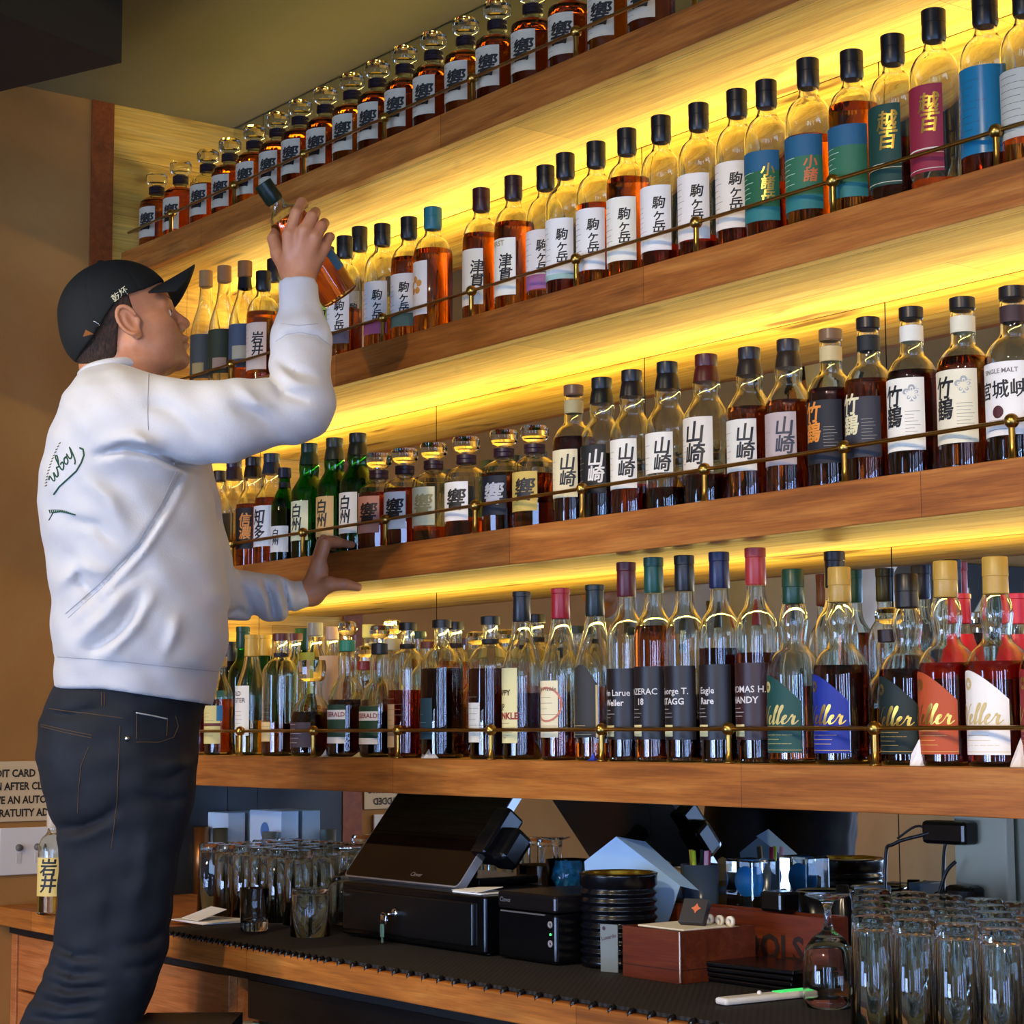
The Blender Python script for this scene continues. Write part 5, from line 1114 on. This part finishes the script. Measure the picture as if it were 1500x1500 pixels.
F_([(404, 502), (420, 490), (440, 487), (465, 492), (484, 508)], -.006, 4.5)
F_([(460, 440), (480, 470), (486, 500)], .004, 8)
F_([(352, 852), (366, 885), (380, 912)], -.008, 6); F_([(385, 850), (398, 878), (402, 906)], -.012, 5); F_([(375, 850), (388, 880), (392, 908)], .007, 5)
F_([(412, 850), (420, 876), (424, 900)], -.010, 4.5); F_([(402, 850), (411, 878), (413, 905)], .007, 5); F_([(330, 900), (350, 893), (375, 906)], -.006, 5)
U_, V_ = S.uv()
S.F -= (.0018*np.sin(U_*.061+V_*.037)*np.sin(V_*.052-U_*.02)+.0012*np.sin(U_*.11-V_*.09)).astype(np.float32)
hem = 962+(U_-84)*.09; band = np.clip((V_-hem)/5, 0, 1)*(U_ < 345); S.F += (.0035*band).astype(np.float32); S.F += (.003*np.exp(-((V_-hem)/3)**2)*(U_ < 345)).astype(np.float32)
hem2 = np.where(U_ < 150, 1009, 1009+(U_-150)*.145)
S.F = np.maximum(S.F, np.where(U_ < 345, (V_-hem2)*.0012, -1).astype(np.float32))
# cuff ends
a, b = L(437, 410, 3.47), L(437, 398, 3.475); d_ = (b-a)/np.linalg.norm(b-a); m_ = (S.Z > L(437, 440, 3.5)[2]) & (U_ > 380)
S.F = np.where(m_, np.maximum(S.F, (S.X-a[0])*d_[0]+(S.Y-a[1])*d_[1]+(S.Z-a[2])*d_[2]+.004), S.F)
a, b = L(430, 873, 3.88), L(449, 868, 3.9); d_ = (b-a)/np.linalg.norm(b-a); m_ = (U_ > 430) & (V_ > 820)
S.F = np.where(m_, np.maximum(S.F, (S.X-b[0])*d_[0]+(S.Y-b[1])*d_[1]+(S.Z-b[2])*d_[2]), S.F)
v, f = S.mesh(); v = taubin(v, f, 2)
msw = mat('white_fleece', '#b4b4b8', .95, sheen=.15); ns, ls, p = nodes(msw); mp = coords(ns, ls, (1, 1, 1)); n1 = noise(ns, ls, mp, 420, 3); n2 = noise(ns, ls, mp, 9, 4)
r = ramp(ns, ((.3, '#bcbcbe'), (.7, '#c8c8c8'))); ls.new(n2.outputs[0], r.inputs[0]); ls.new(r.outputs[0], p.inputs['Base Color']); bump(ns, ls, p, n1.outputs[0], .25, .002)
shirt = sdf_obj('sweatshirt', [(v, f, None)], msw, man, ORG)
del S, U_, V_
# --- jeans
lo = np.array([L(0, 1400, 3.6)[0]-.25, L(200, 1200, 3.22)[1], .34]); hi = np.array([L(330, 1000, 3.2)[0], L(200, 1200, 3.82)[1], L(200, 985, 3.5)[2]])
J = Field(lo, hi, .0065)
J.add(J.loft([(992, 92, 300, .155), (1015, 80, 303, .168), (1060, 62, 289, .172), (1110, 60, 287, .178), (1150, 70, 284, .174), (1185, 78, 280, .16), (1215, 95, 270, .13)], D0))
near = [(1120, 76, 280, .08), (1160, 80, 279, .085), (1200, 85, 274, .088), (1240, 88, 262, .085), (1300, 86, 252, .083), (1350, 84, 247, .08), (1400, 76, 243, .078), (1430, 62, 232, .08), (1460, 50, 216, .08), (1500, 28, 206, .078), (1560, 12, 186, .075), (1650, -5, 160, .07), (1800, -10, 120, .06), (1860, -8, 112, .058)]
J.add(J.loft(near, 3.425), .03)
far = [(1120, 90, 284, .08), (1200, 100, 272, .085), (1300, 100, 255, .08), (1400, 90, 244, .075), (1460, 75, 222, .074), (1500, 64, 205, .072), (1650, 50, 180, .066), (1800, 50, 165, .06), (1850, 50, 160, .058)]
J.add(J.loft(far, 3.6), .02)
F_ = J.fold
F_([(80, 1212), (120, 1212), (150, 1200), (175, 1180)], -.012, 6); F_([(85, 1232), (120, 1228), (170, 1205)], .006, 8)
F_([(60, 1045), (100, 1048), (150, 1036)], -.008, 5)
for i, (a0, b0, c0) in enumerate((((78, 1385), (110, 1400), (150, 1400)), ((68, 1412), (105, 1428), (150, 1425)), ((60, 1436), (100, 1450), (160, 1445)), ((48, 1462), (95, 1474), (150, 1466)), ((38, 1490), (80, 1496), (140, 1490)))):
    F_([a0, b0, c0], -.009, 5); F_([(a0[0], a0[1]+12), (b0[0], b0[1]+12), (c0[0], c0[1]+12)], .006, 6)
F_([(282, 1120), (250, 1140), (215, 1140)], -.006, 7); F_([(280, 1165), (245, 1175), (200, 1165)], -.007, 7); F_([(250, 1350), (220, 1380), (180, 1385)], -.007, 6)
F_([(245, 1395), (215, 1415), (175, 1420)], -.007, 6); F_([(130, 1240), (150, 1300), (140, 1370)], .006, 14); F_([(215, 1200), (210, 1280), (195, 1340)], .006, 12)
U_, V_ = J.uv(); J.F -= (.0016*np.sin(U_*.08+V_*.05)*np.sin(V_*.07-U_*.03)).astype(np.float32)
v, f = J.mesh(); v = taubin(v, f, 2)
mj = mat('dark_denim', '#141c2a', .8); ns, ls, p = nodes(mj); mp = coords(ns, ls, (1, 1, 1)); n2 = noise(ns, ls, mp, 14, 6, .65); n1 = noise(ns, ls, coords(ns, ls, (900, 900, 220)), 1, 2)
r = ramp(ns, ((.3, '#090d13'), (.55, '#10161f'), (.75, '#1a232c'))); ls.new(n2.outputs[0], r.inputs[0]); ls.new(r.outputs[0], p.inputs['Base Color']); bump(ns, ls, p, n1.outputs[0], .3, .001)
jeans = sdf_obj('jeans', [(v, f, None)], mj, man, ORG)
del J, U_, V_
# --- shoes
for d_, u_, v_ in ((3.425, 52, 1868), (3.6, 105, 1856)):
    a = unloc(L(u_, v_, d_)); H = Field((-.14, -.06, 0), (.2, .06, .14), .006)
    H.add(H.capsule((-.05, 0, .045), (.12, 0, .03), .045, .032)); H.add(H.capsule((-.03, 0, .05), (-.03, 0, .12), .045, .048), .03); H.F = np.maximum(H.F, .006-H.Z)
    v, f = H.mesh(); v = taubin(v, f); z0 = .3
    sdf_obj('shoe', [(v, f, lambda q, a=a: np.array([a[0], a[1], z0-.004])+q[:, 0:1]*(RH*.8+FH*.6)+q[:, 1:2]*(FH*.8-RH*.6)+q[:, 2:3]*np.array([0, 0, 1.]))], mat('black_shoe', '#0e0d0d', .5), man, ORG)
# --- head in its own frame (f forward, s toward the viewer, t up)
c18, s18 = math.cos(math.radians(18)), math.sin(math.radians(18)); hz = math.cos(math.radians(12))*RH+math.sin(math.radians(12))*FH
HFv = c18*hz+s18*np.array([0, 0, 1.]); HT = -s18*hz+c18*np.array([0, 0, 1.]); HS = np.cross(HFv, HT)
HO = PD(190, 482, 3.5)
hloc = lambda p: np.array([(p-HO)@HFv, (p-HO)@HS, (p-HO)@HT])
hun = lambda q: HO+q[..., 0:1]*HFv+q[..., 1:2]*HS+q[..., 2:3]*HT
H = Field((-.125, -.1, -.165), (.118, .1, .14), .0023)
A = H.add
A(H.ell((-.012, 0, .042), (.094, .074, .084)))
A(H.ell((.03, 0, -.012), (.052, .061, .075)), .02)
for s_ in (1, -1):
    A(H.capsule((-.002, s_*.052, -.036), (.045, s_*.03, -.074), .018, .017), .022)
    A(H.ell((.046, s_*.042, -.014), (.024, .018, .018)), .018)
    A(H.ell((.02, s_*.046, -.04), (.035, .018, .035)), .02)
A(H.ell((.03, 0, -.052), (.046, .045, .032)), .02)
A(H.ell((.066, 0, .021), (.0135, .046, .013)), .014)
A(H.ell((.055, 0, -.046), (.03, .033, .034)), .015)
A(H.ell((.067, 0, -.080), (.0175, .021, .0145)), .014)
for s_ in (1, -1): H.sub(H.ell((.087, s_*.031, .004), (.017, .016, .012)), .012); A(H.ell((.062, s_*.031, .004), (.0125, .0135, .0115)), .003); A(H.capsule((.071, s_*.018, .012), (.066, s_*.044, .011), .0032), .004); A(H.capsule((.07, s_*.02, -.005), (.065, s_*.042, -.004), .0025), .004)
A(H.capsule((.074, 0, .016), (.093, 0, -.012), .007, .0085), .008); A(H.ell((.094, 0, -.018), (.0105, .0105, .009)), .006)
for s_ in (1, -1): A(H.ell((.086, s_*.0115, -.024), (.009, .0065, .0065)), .005); H.sub(H.ell((.09, s_*.0065, -.0295), (.0045, .0035, .003)), .002)
A(H.ell((.0865, 0, -.0445), (.0078, .023, .0058)), .004); A(H.ell((.0845, 0, -.0575), (.0082, .019, .0064)), .004); H.sub(H.capsule((.0925, -.012, -.0685), (.0925, .012, -.0685), .006), .008)
H.sub(H.capsule((.096, 0, -.0510), (.078, .024, -.0525), .0022), .002); H.sub(H.capsule((.096, 0, -.0510), (.078, -.024, -.0525), .0022), .002)
nb = hloc(PD(172, 600, 3.5)); nb2 = hloc(PD(196, 590, 3.5))
A(H.capsule((-.045, 0, -.01), nb, .052, .06), .02); A(H.capsule((-.005, 0, -.05), nb2, .044, .052), .02)
for s_ in (1, -1):
    c_, s2 = math.cos(.28), math.sin(.28); M_ = ((c_, 0, s2), (0, 1, 0), (-s2, 0, c_))
    A(H.ell((-.004, s_*.077, .0), (.0165, .0065, .028), M_), .004)
    H.sub(H.ell((.003, s_*.0855, -.001), (.0085, .0065, .0165), M_), .003)
    ring = [(-.004+.0158*math.cos(q)*c_-.0285*math.sin(q)*-s2*-1*-1 if False else -.004+.0158*math.cos(q)*c_-.027*math.sin(q)*s2, s_*.0835, .0158*math.cos(q)*s2+.027*math.sin(q)*c_) for q in np.linspace(.1, 4.6, 14)]
    for p0, p1 in zip(ring, ring[1:]): A(H.capsule(p0, p1, .0034), .0025)
    A(H.ell((.004, s_*.0775, -.027), (.0075, .0055, .008)), .004); A(H.ell((.0135, s_*.077, -.003), (.004, .004, .006)), .003)
v, f = H.mesh(); v = taubin(v, f, 1); headpart = (v, f, hun)
sk = mat('skin', '#bf815c', .45); ns, ls, p = nodes(sk); p.inputs['Subsurface Weight'].default_value = .08; p.inputs['Subsurface Radius'].default_value = (.01, .004, .002); mp = coords(ns, ls, (1, 1, 1)); n2 = noise(ns, ls, mp, 30, 5)
r = ramp(ns, ((.3, '#b3744f'), (.7, '#c78a64'))); ls.new(n2.outputs[0], r.inputs[0]); n1 = noise(ns, ls, mp, 500, 3); bump(ns, ls, p, n1.outputs[0], .1, .001)
jc = HO+HFv*.052+HT*-.062-ORG; vm = ns.new('ShaderNodeVectorMath'); vm.operation = 'DISTANCE'; vm.inputs[1].default_value = tuple(jc); ls.new(mp.outputs[0], vm.inputs[0])
r2 = ramp(ns, ((.045, (1, 1, 1, 1)), (.085, (0, 0, 0, 1)))); ls.new(vm.outputs['Value'], r2.inputs[0]); n3 = noise(ns, ls, mp, 900, 2); mlt = ns.new('ShaderNodeMath'); mlt.operation = 'MULTIPLY'; ls.new(r2.outputs[0], mlt.inputs[0]); ls.new(n3.outputs[0], mlt.inputs[1])
ls.new(mixc(ns, ls, 'MIX', mlt.outputs[0], r.outputs[0], srgb('#6e4c3c')), p.inputs['Base Color'])
def hand(lo, hi, segs, k=.006, h=.0021):
    H = Field(lo, hi, h)
    for a_, b_, ra, rb, kk in segs: H.add(H.capsule(L(*a_), L(*b_), ra, rb), kk)
    v, f = H.mesh(); return (taubin(v, f, 1), f, None)
def bb(pts, m): P_ = np.array([L(*q) for q in pts]); return P_.min(0)-m, P_.max(0)+m
K = .008
R_ = [((437, 440, 3.46), (436, 402, 3.47), .028, .0255, 0), ((430, 400, 3.475), (424, 344, 3.452), .02, .0128, .012), ((438, 400, 3.47), (446, 338, 3.444), .02, .0128, .01), ((444, 400, 3.472), (462, 348, 3.45), .02, .0122, .01), ((450, 398, 3.475), (475, 362, 3.468), .019, .011, .01),
      ((424, 344, 3.452), (434, 312, 3.455), .0118, .0100, .004), ((434, 312, 3.455), (442, 297, 3.48), .0098, .009, .003), ((442, 297, 3.48), (446, 300, 3.508), .0088, .0075, .003),
      ((446, 338, 3.444), (457, 317, 3.452), .0118, .0100, .004), ((457, 317, 3.452), (462, 311, 3.48), .0098, .009, .003), ((462, 311, 3.48), (461, 320, 3.508), .0088, .0075, .003),
      ((462, 348, 3.45), (471, 331, 3.459), .0112, .0096, .004), ((471, 331, 3.459), (475, 327, 3.485), .0094, .0085, .003), ((475, 327, 3.485), (473, 335, 3.51), .0084, .0072, .003),
      ((475, 362, 3.468), (482, 348, 3.475), .010, .0088, .004), ((482, 348, 3.475), (484, 347, 3.5), .0084, .0076, .003), ((484, 347, 3.5), (481, 356, 3.517), .0074, .0064, .003),
      ((424, 394, 3.48), (408, 372, 3.49), .019, .014, .012), ((408, 372, 3.49), (401, 350, 3.505), .0135, .0115, .004), ((401, 350, 3.505), (407, 336, 3.53), .0112, .0095, .003)]
lo, hi = bb([q[0] for q in R_]+[q[1] for q in R_], .035); rh = hand(lo, hi, R_)
Q_ = [((425, 874, 3.875), (455, 869, 3.9), .025, .0245, 0), ((455, 869, 3.9), (468, 824, 3.893), .021, .0135, .012), ((457, 868, 3.905), (466, 820, 3.92), .02, .013, .012), ((457, 868, 3.91), (464, 822, 3.945), .02, .0125, .012), ((457, 868, 3.915), (463, 828, 3.965), .018, .0115, .012),
      ((468, 824, 3.893), (478, 795, 3.897), .0125, .0108, .004), ((478, 795, 3.897), (497, 795, 3.925), .0102, .0092, .003), ((497, 795, 3.925), (515, 798, 3.955), .009, .0074, .003),
      ((466, 820, 3.92), (474, 791, 3.926), .0122, .0105, .004), ((474, 791, 3.926), (492, 792, 3.962), .0100, .009, .003), ((492, 792, 3.962), (507, 797, 3.99), .0088, .0074, .003),
      ((464, 822, 3.945), (471, 795, 3.955), .0118, .010, .004), ((471, 795, 3.955), (486, 795, 3.985), .0095, .0086, .003), ((486, 795, 3.985), (498, 799, 4.01), .0084, .007, .003),
      ((463, 828, 3.965), (468, 803, 3.978), .0105, .009, .004), ((468, 803, 3.978), (480, 800, 4.0), .0085, .0076, .003), ((480, 800, 4.0), (489, 803, 4.018), .0074, .0062, .003),
      ((459, 868, 3.895), (483, 856, 3.877), .021, .0155, .012), ((483, 856, 3.877), (506, 856, 3.878), .0142, .0112, .005), ((506, 856, 3.878), (524, 860, 3.886), .0112, .0088, .003), ((462, 862, 3.9), (472, 836, 3.895), .018, .012, .012)]
lo, hi = bb([q[0] for q in Q_]+[q[1] for q in Q_], .035); lh = hand(lo, hi, Q_)
# arms and torso under the clothes, so that body is one figure
B = Field(np.minimum(L(80, 1000, 3.3), L(80, 420, 3.3))-.02, np.maximum(L(470, 420, 3.95), L(470, 420, 3.3))+.02, .009)
B.add(B.loft([(580, 135, 235, .12), (640, 110, 265, .15), (760, 95, 285, .15), (900, 105, 300, .15), (985, 105, 290, .14)], D0)); B.add(B.capsule(L(172, 560, 3.5), L(180, 620, 3.5), .05, .07), .03)
B.add(B.capsule(L(205, 622, 3.37), L(330, 617, 3.34), .055, .045), .04); B.add(B.capsule(L(330, 617, 3.34), L(436, 596, 3.37), .045, .038), .02); B.add(B.capsule(L(436, 596, 3.37), L(437, 440, 3.46), .04, .026), .02)
B.add(B.capsule(L(240, 630, 3.64), L(300, 866, 3.74), .05, .042), .04); B.add(B.capsule(L(300, 866, 3.74), L(425, 874, 3.875), .04, .024), .02)
v, f = B.mesh(); bodypart = (v, f, None); del B
body = sdf_obj('body', [headpart, rh, lh, bodypart], sk, man, ORG)
# --- hair: short dark crop below the cap
H = Field((-.13, -.1, -.075), (.08, .1, .12), .003)
H.add(H.ell((-.014, 0, .036), (.0985, .0785, .088))); H.add(H.ell((-.05, 0, -.02), (.055, .058, .055)), .02)
H.F = H.F-.0012*np.sin(H.X*700)*np.sin(H.Y*650+H.Z*300)
face = np.maximum(-.045-H.Z+.0*H.X, 0)
H.F = np.maximum(H.F, (H.X+.022-.35*np.clip(H.Z-.0, -.1, .1)-np.where(H.Z > .006, .03-.35*np.clip(H.Z-.006, 0, .06), 0))*1.0)       # behind ear, sideburn above
H.F = np.maximum(H.F, -(H.Z+.062)+.25*(H.X+.05)*0)
v, f = H.mesh(); v = taubin(v, f, 1)
mh = mat('dark_brown_hair', '#2c1c12', .8); ns, ls, p = nodes(mh); n1 = noise(ns, ls, coords(ns, ls, (300, 300, 60)), 1, 4); r = ramp(ns, ((.35, '#1c110a'), (.7, '#4a3220'))); ls.new(n1.outputs[0], r.inputs[0]); ls.new(r.outputs[0], p.inputs['Base Color']); bump(ns, ls, p, n1.outputs[0], .5, .002)
hair = sdf_obj('hair', [(v, f, hun)], mh, man, ORG)
# --- cap
H = Field((-.13, -.105, -.06), (.11, .105, .14), .0026)
H.add(H.ell((-.014, 0, .036), (.1025, .085, .0915))); H.add(H.ell((-.062, 0, -.004), (.05, .066, .045)), .03)
edge = .060-.50*(.075-H.X)+.022*np.exp(-((H.X+.012)/.045)**2)
H.F = np.maximum(H.F, (edge-H.Z)*.9); 
ang = np.arctan2(H.Y, H.X+.014)
for q in range(6): H.F += (.0009*np.exp(-((np.abs(np.sin((ang-q*PI/3)/2))*2)/.02)**2)).astype(np.float32)
H.sub(H.ell((-.012, 0, .03), (.0955, .0775, .0865)), .003)
H.add(H.ell((-.014, 0, .1285), (.007, .007, .004)), .002)
v, f = H.mesh(); v = taubin(v, f, 1)
mc = mat('black_twill', '#0d100e', .85); capo = sdf_obj('cap', [(v, f, hun)], mc, man, ORG); 
bs = []; nb_, mb_ = 24, 12
for layer in (0, 1):
    for i in range(nb_+1):
        s_ = -.079+.158*i/nb_; w_ = math.sqrt(max(0, 1-(s_/.082)**2)); f1 = .066+.078*w_**.9; f0 = .036+.028*w_
        for j in range(mb_+1):
            ff = f0+(f1-f0)*j/mb_; tc = .054+.30*(ff-.066); t_ = tc-5.6*s_*s_*(.3+.7*j/mb_)+(.0028 if layer else 0)
            bs.append((ff, s_, t_))
bs = hun(np.array(bs))-ORG; N1 = (nb_+1)*(mb_+1); fs = []
idx = lambda l, i, j: l*N1+i*(mb_+1)+j
for i in range(nb_):
    for j in range(mb_): fs += [(idx(0, i, j), idx(0, i, j+1), idx(0, i+1, j+1), idx(0, i+1, j)), (idx(1, i, j), idx(1, i+1, j), idx(1, i+1, j+1), idx(1, i, j+1))]
rim = [(i, mb_) for i in range(nb_+1)]
for (i, j), (i2, j2) in zip(rim, rim[1:]): fs.append((idx(0, i, j), idx(1, i, j), idx(1, i2, j2), idx(0, i2, j2)))
for i in (0, nb_):
    for j in range(mb_): fs.append((idx(0, i, j), idx(0, i, j+1), idx(1, i, j+1), idx(1, i, j)))
brim = new_obj('brim', bs, fs, mc, capo, True)
# --- details laid on the surfaces
def bvh_of(o):
    me = o.data; vs = [tuple(np.array(v.co)+ORG) for v in me.vertices]; return BVHTree.FromPolygons(vs, [tuple(q.vertices) for q in me.polygons])
def on(bv, u, v, off=.001):
    d = Vector(ray(u, v)).normalized(); h = bv.ray_cast(Vector(CO), d)
    if h[0] is None: return None
    n_ = h[1]; n_ = -n_ if n_.dot(d) > 0 else n_
    return np.array(h[0]+n_*off)-ORG
def stroke(mb, bv, pts, r, step=3, off=.0006, closed=False):
    P_ = []
    for (a, b) in zip(pts, pts[1:]):
        n_ = max(1, int(math.hypot(b[0]-a[0], b[1]-a[1])/step))
        for i in range(n_): P_.append((a[0]+(b[0]-a[0])*i/n_, a[1]+(b[1]-a[1])*i/n_))
    P_.append(pts[-1]); Q = [on(bv, *q, off) for q in P_]; run = []
    for q in Q+[None]:
        if q is not None and (not run or np.linalg.norm(q-run[-1]) < .03): run.append(q)
        else:
            if len(run) > 1: mb.tube(run, r, 5)
            run = [q] if q is not None else []
    return mb
def decal(mb, bv, body, size, u, v, rot, off=.0012, sx=1.0, **k):
    V__, F__ = text_mesh(body, size, slice_w=size*.08, **k); c_, s_ = math.cos(rot), math.sin(rot); pts = []; ok = []
    for x, y, _ in V__:
        x *= sx; q = on(bv, u+c_*x+s_*y*1.0, v-(-s_*x*-1)*-1*-1 if False else v+(-c_*y+s_*x*-1*-1), off) if False else on(bv, u+c_*x-s_*y, v-(s_*x+c_*y), off)
        pts.append(q if q is not None else np.zeros(3)); ok.append(q is not None)
    mb.add(pts, [f_ for f_ in F__ if all(ok[i] for i in f_) and max(np.linalg.norm(pts[f_[0]]-pts[i]) for i in f_) < .03]); return mb
bj = bvh_of(jeans); st_m = mat('tan_thread', '#5c4628', .8)
mb = MB()
for P_ in ([(72, 1038), (120, 1044), (180, 1052)], [(60, 1061), (95, 1069), (135, 1077)], [(60, 1064), (95, 1073), (134, 1081)], [(130, 1094), (119, 1122), (115, 1160), (114, 1192)], [(176, 1063), (173, 1133), (171, 1180), (163, 1243)],
           [(257, 1049), (261, 1064), (254, 1080), (233, 1087), (200, 1087)], [(149, 1014), (149, 1034)], [(153, 1014), (153, 1034)], [(245, 1053), (244, 1078)], [(200, 1046), (200, 1082)]): stroke(mb, bj, P_, .0006)
mb.build('stitching', st_m, jeans, True)
mb = MB(); stroke(mb, bj, [(199, 1044), (222, 1048), (245, 1053)], .0013); mb.build('pocket_edging', mat('white_selvedge', '#a8aca8', .7), jeans, True)
q = on(bj, 186, 1082, .001); MB().sphere(q, .0048, 8, (1, 1, 1)).build('rivet', mat('steel_rivet', '#b8b8b4', .3, 1), jeans, True)
bsw = bvh_of(shirt); gr = mat('green_print', '#1f4a38', .8); mb = MB()
wr = math.radians(51)
def spl(P_, n=4):
    Q = []
    for i in range(len(P_)-1):
        p0, p1, p2, p3 = P_[max(i-1, 0)], P_[i], P_[i+1], P_[min(i+2, len(P_)-1)]
        for j in range(n):
            t = j/n; Q.append(tuple(.5*((2*p1[c])+(-p0[c]+p2[c])*t+(2*p0[c]-5*p1[c]+4*p2[c]-p3[c])*t*t+(-p0[c]+3*p1[c]-3*p2[c]+p3[c])*t**3) for c in (0, 1)))
    return Q+[P_[-1]]
def wm(P_): return [(78+(x*math.cos(wr)-y*math.sin(wr)*.8)*13+y*3.4, 706-(x*math.sin(wr)+y*math.cos(wr)*1.0)*13.4) for x, y in spl(P_)]
for P_ in ([(-.3, .7), (0, 1.0), (.1, .1), (.35, 0), (.6, .9), (.65, .1), (.9, 0), (1.15, .6), (1.2, 1.0), (1.5, .8)], [(1.5, .7), (1.8, 1.5), (1.95, 2.1), (1.8, 2.3), (1.65, 1.9), (1.6, .3), (1.85, 0), (2.15, .4), (2.1, .85), (1.8, .8)],
           [(2.55, .95), (2.32, .5), (2.5, .0), (2.8, .2), (2.85, .7), (2.55, .95), (2.95, .85)], [(3.05, 1.1), (3.1, .3), (3.3, .1), (3.55, .4), (3.75, 1.4), (3.7, .2), (3.55, -.7), (3.3, -1.0)]): stroke(mb, bsw, wm(P_), .0013, 1.5)
stroke(mb, bsw, [(79, 724), (87, 713), (99, 702), (112, 690), (119, 678), (123, 667), (122, 658), (117, 656)], .0016, 2)
stroke(mb, bsw, [(72, 762), (78, 751), (90, 749), (111, 754)], .0012, 2)
for i in range(12): u_ = 74+i*2.8; v_ = 752-4*math.sin(i/12*2.6)+i*.35; stroke(mb, bsw, [(u_, v_), (u_-1.5, v_-5+i*.25)], .0012, 1.5)
mb.build('back_print', gr, shirt, False)
mb = MB()
for i in range(15): t_ = i/14; u_ = 66.5+20*t_**1.6; v_ = 712-62*t_; stroke(mb, bsw, [(u_, v_), (u_+2.5, v_-1.5)], .0009, 1)
mb.build('small_print', mat('olive_print', '#7a6a40', .8), shirt, False)
seam = mat('seam_thread', '#a4a6aa', .9)
for P_ in ([(262, 694), (240, 742), (205, 800), (152, 858), (100, 905)], [(258, 690), (236, 738), (201, 796), (148, 853), (96, 899)], [(84, 962), (150, 966), (230, 975), (322, 984)],
           [(218, 545), (216, 590), (217, 630)], [(404, 500), (420, 490), (440, 487), (465, 492), (483, 506)], [(412, 474), (438, 477), (466, 474)]):
    mb = MB(); stroke(mb, bsw, P_, .0008, 3, .0002); mb.build('seam', seam, shirt, False)
bb_ = bvh_of(body); mb = MB()
def hs(pts, r): return [hun(np.array(q_))-ORG for q_ in pts], r
for s_ in (1, -1):
    MB().tube(*hs([(.0815, s_*.012, .024), (.0805, s_*.022, .029), (.0745, s_*.034, .031), (.064, s_*.045, .026)], [.0016, .0034, .003, .0012])).build('eyebrow', mh, body, True)
    e_ = hun(np.array((.0665, s_*.031, .0035)))-ORG; MB().sphere(e_, .0098, 10).build('eye', mat('eye_white', '#d8d0c8', .2), body, True)
    e_ = hun(np.array((.0735, s_*.031, .0045)))-ORG; MB().sphere(e_, .0042, 8).build('iris', mat('brown_iris', '#2c1a10', .2), body, True)
    MB().tube(*hs([(.0765, s_*.0195, .008), (.0775, s_*.03, .0115), (.0715, s_*.0425, .0075)], .0014)).build('eyelid', sk, body, True)
bc = bvh_of(capo); mb = MB(); decal(mb, bc, '乾杯', 13.5, 176, 432, math.radians(38), bold=.0); mb.build('embroidery', mat('cream_thread', '#e4e0b8', .8), capo)
mb = MB(); stroke(mb, bc, [(137, 470), (144, 474), (150, 484), (149, 487)], .0011, 1.5); mb.build('buckle', CH, capo, True)
mb = MB(); q = [on(bc, *w_, .0015) for w_ in ((126, 483), (137, 489), (133, 499), (122, 493))]
if all(x is not None for x in q): mb.add(q, [(0, 1, 2, 3), (3, 2, 1, 0)]); mb.build('strap_tag', mat('tan_leather', '#b8702c', .6), capo)
# collar ribbing
cr_ = []
for i in range(37):
    q = 2*PI*i/36; u0 = 166+44*math.cos(q); c0 = L(u0, 545-9*math.cos(q), 3.5); c0[1] += .078*math.sin(q); cr_.append(unloc(c0)-ORG)
MB().tube(cr_, .0085, 8).build('collar', msw, shirt, True)
# ear-side eyebrow and stubble are covered by the skin; eye
# --- bottle in the raised hand
P0, P1 = PD(500, 436, 3.565), PD(384, 268, 3.515); ax = P1-P0; Lb = np.linalg.norm(ax); ax /= Lb
hb = bottle('tilted amber bottle with blue label held in the raised hand', 'mars', *P0, h=min(Lb, .275), liquid='orange', fill=1.06, cap='#0a1c12', rs=1.0, rz=0, lb=dict(c='#2c6c88', a0=10, a1=100, z0=.05, z1=.1))
hb.rotation_euler = Vector(ax).to_track_quat('Z', 'X').to_euler()
# --- step ladder he stands on
lp = (unloc(L(52, 1868, 3.425))+unloc(L(105, 1856, 3.6)))/2
tr_ = PD(256, 1512, 3.3); ty = tr_
t = thing('step_ladder', 'black folding step ladder, its top tray with yellow mark near the shin', 'ladder', (lp[0], lp[1], 0))
al = mat('ladder_black', '#14161a', .45); o_ = np.array([lp[0], lp[1], 0])
def bxo(c, ex_, ey_, ez_): # oriented box, axes RH, FH
    vs = [np.array(c)+RH*a_*ex_+FH*b_*ey_+np.array([0, 0, 1.])*c_*ez_-o_ for a_ in (-.5, .5) for b_ in (-.5, .5) for c_ in (-.5, .5)]
    return vs, [(0, 1, 3, 2), (4, 6, 7, 5), (0, 4, 5, 1), (2, 3, 7, 6), (0, 2, 6, 4), (1, 5, 7, 3)]
s1 = MB().add(*bxo((lp[0], lp[1], .285), .3, .42, .03)); s1.build('step', al, t)
tc_ = tr_+FH*.06; s1 = MB().add(*bxo((tc_[0], tc_[1], tr_[2]-.012), .17, .30, .03)); s1.build('top_tray', al, t)
s1 = MB().add(*bxo((tr_-RH*.025-FH*.0915+np.array([0, 0, -.011])), .028, .002, .02)); s1.build('warning_mark', mat('yellow_mark', '#e0e020', .5), t)
for sd in (-.2, .2):
    b0 = lp+FH*sd; b0 = np.array([b0[0], b0[1], .27])-o_; e0 = tc_+FH*sd*.65; e0 = np.array([e0[0], e0[1], tr_[2]-.02])-o_
    MB().tube([b0-RH*.13*1-np.array([0, 0, .262]), b0-RH*.02, ], .013, 8).build('leg', al, t, True)
    MB().tube([e0+RH*.10+np.array([0, 0, -e0[2]]), e0], .013, 8).build('leg', al, t, True)
    MB().tube([b0+RH*.1, e0], .012, 8).build('rail', al, t, True)
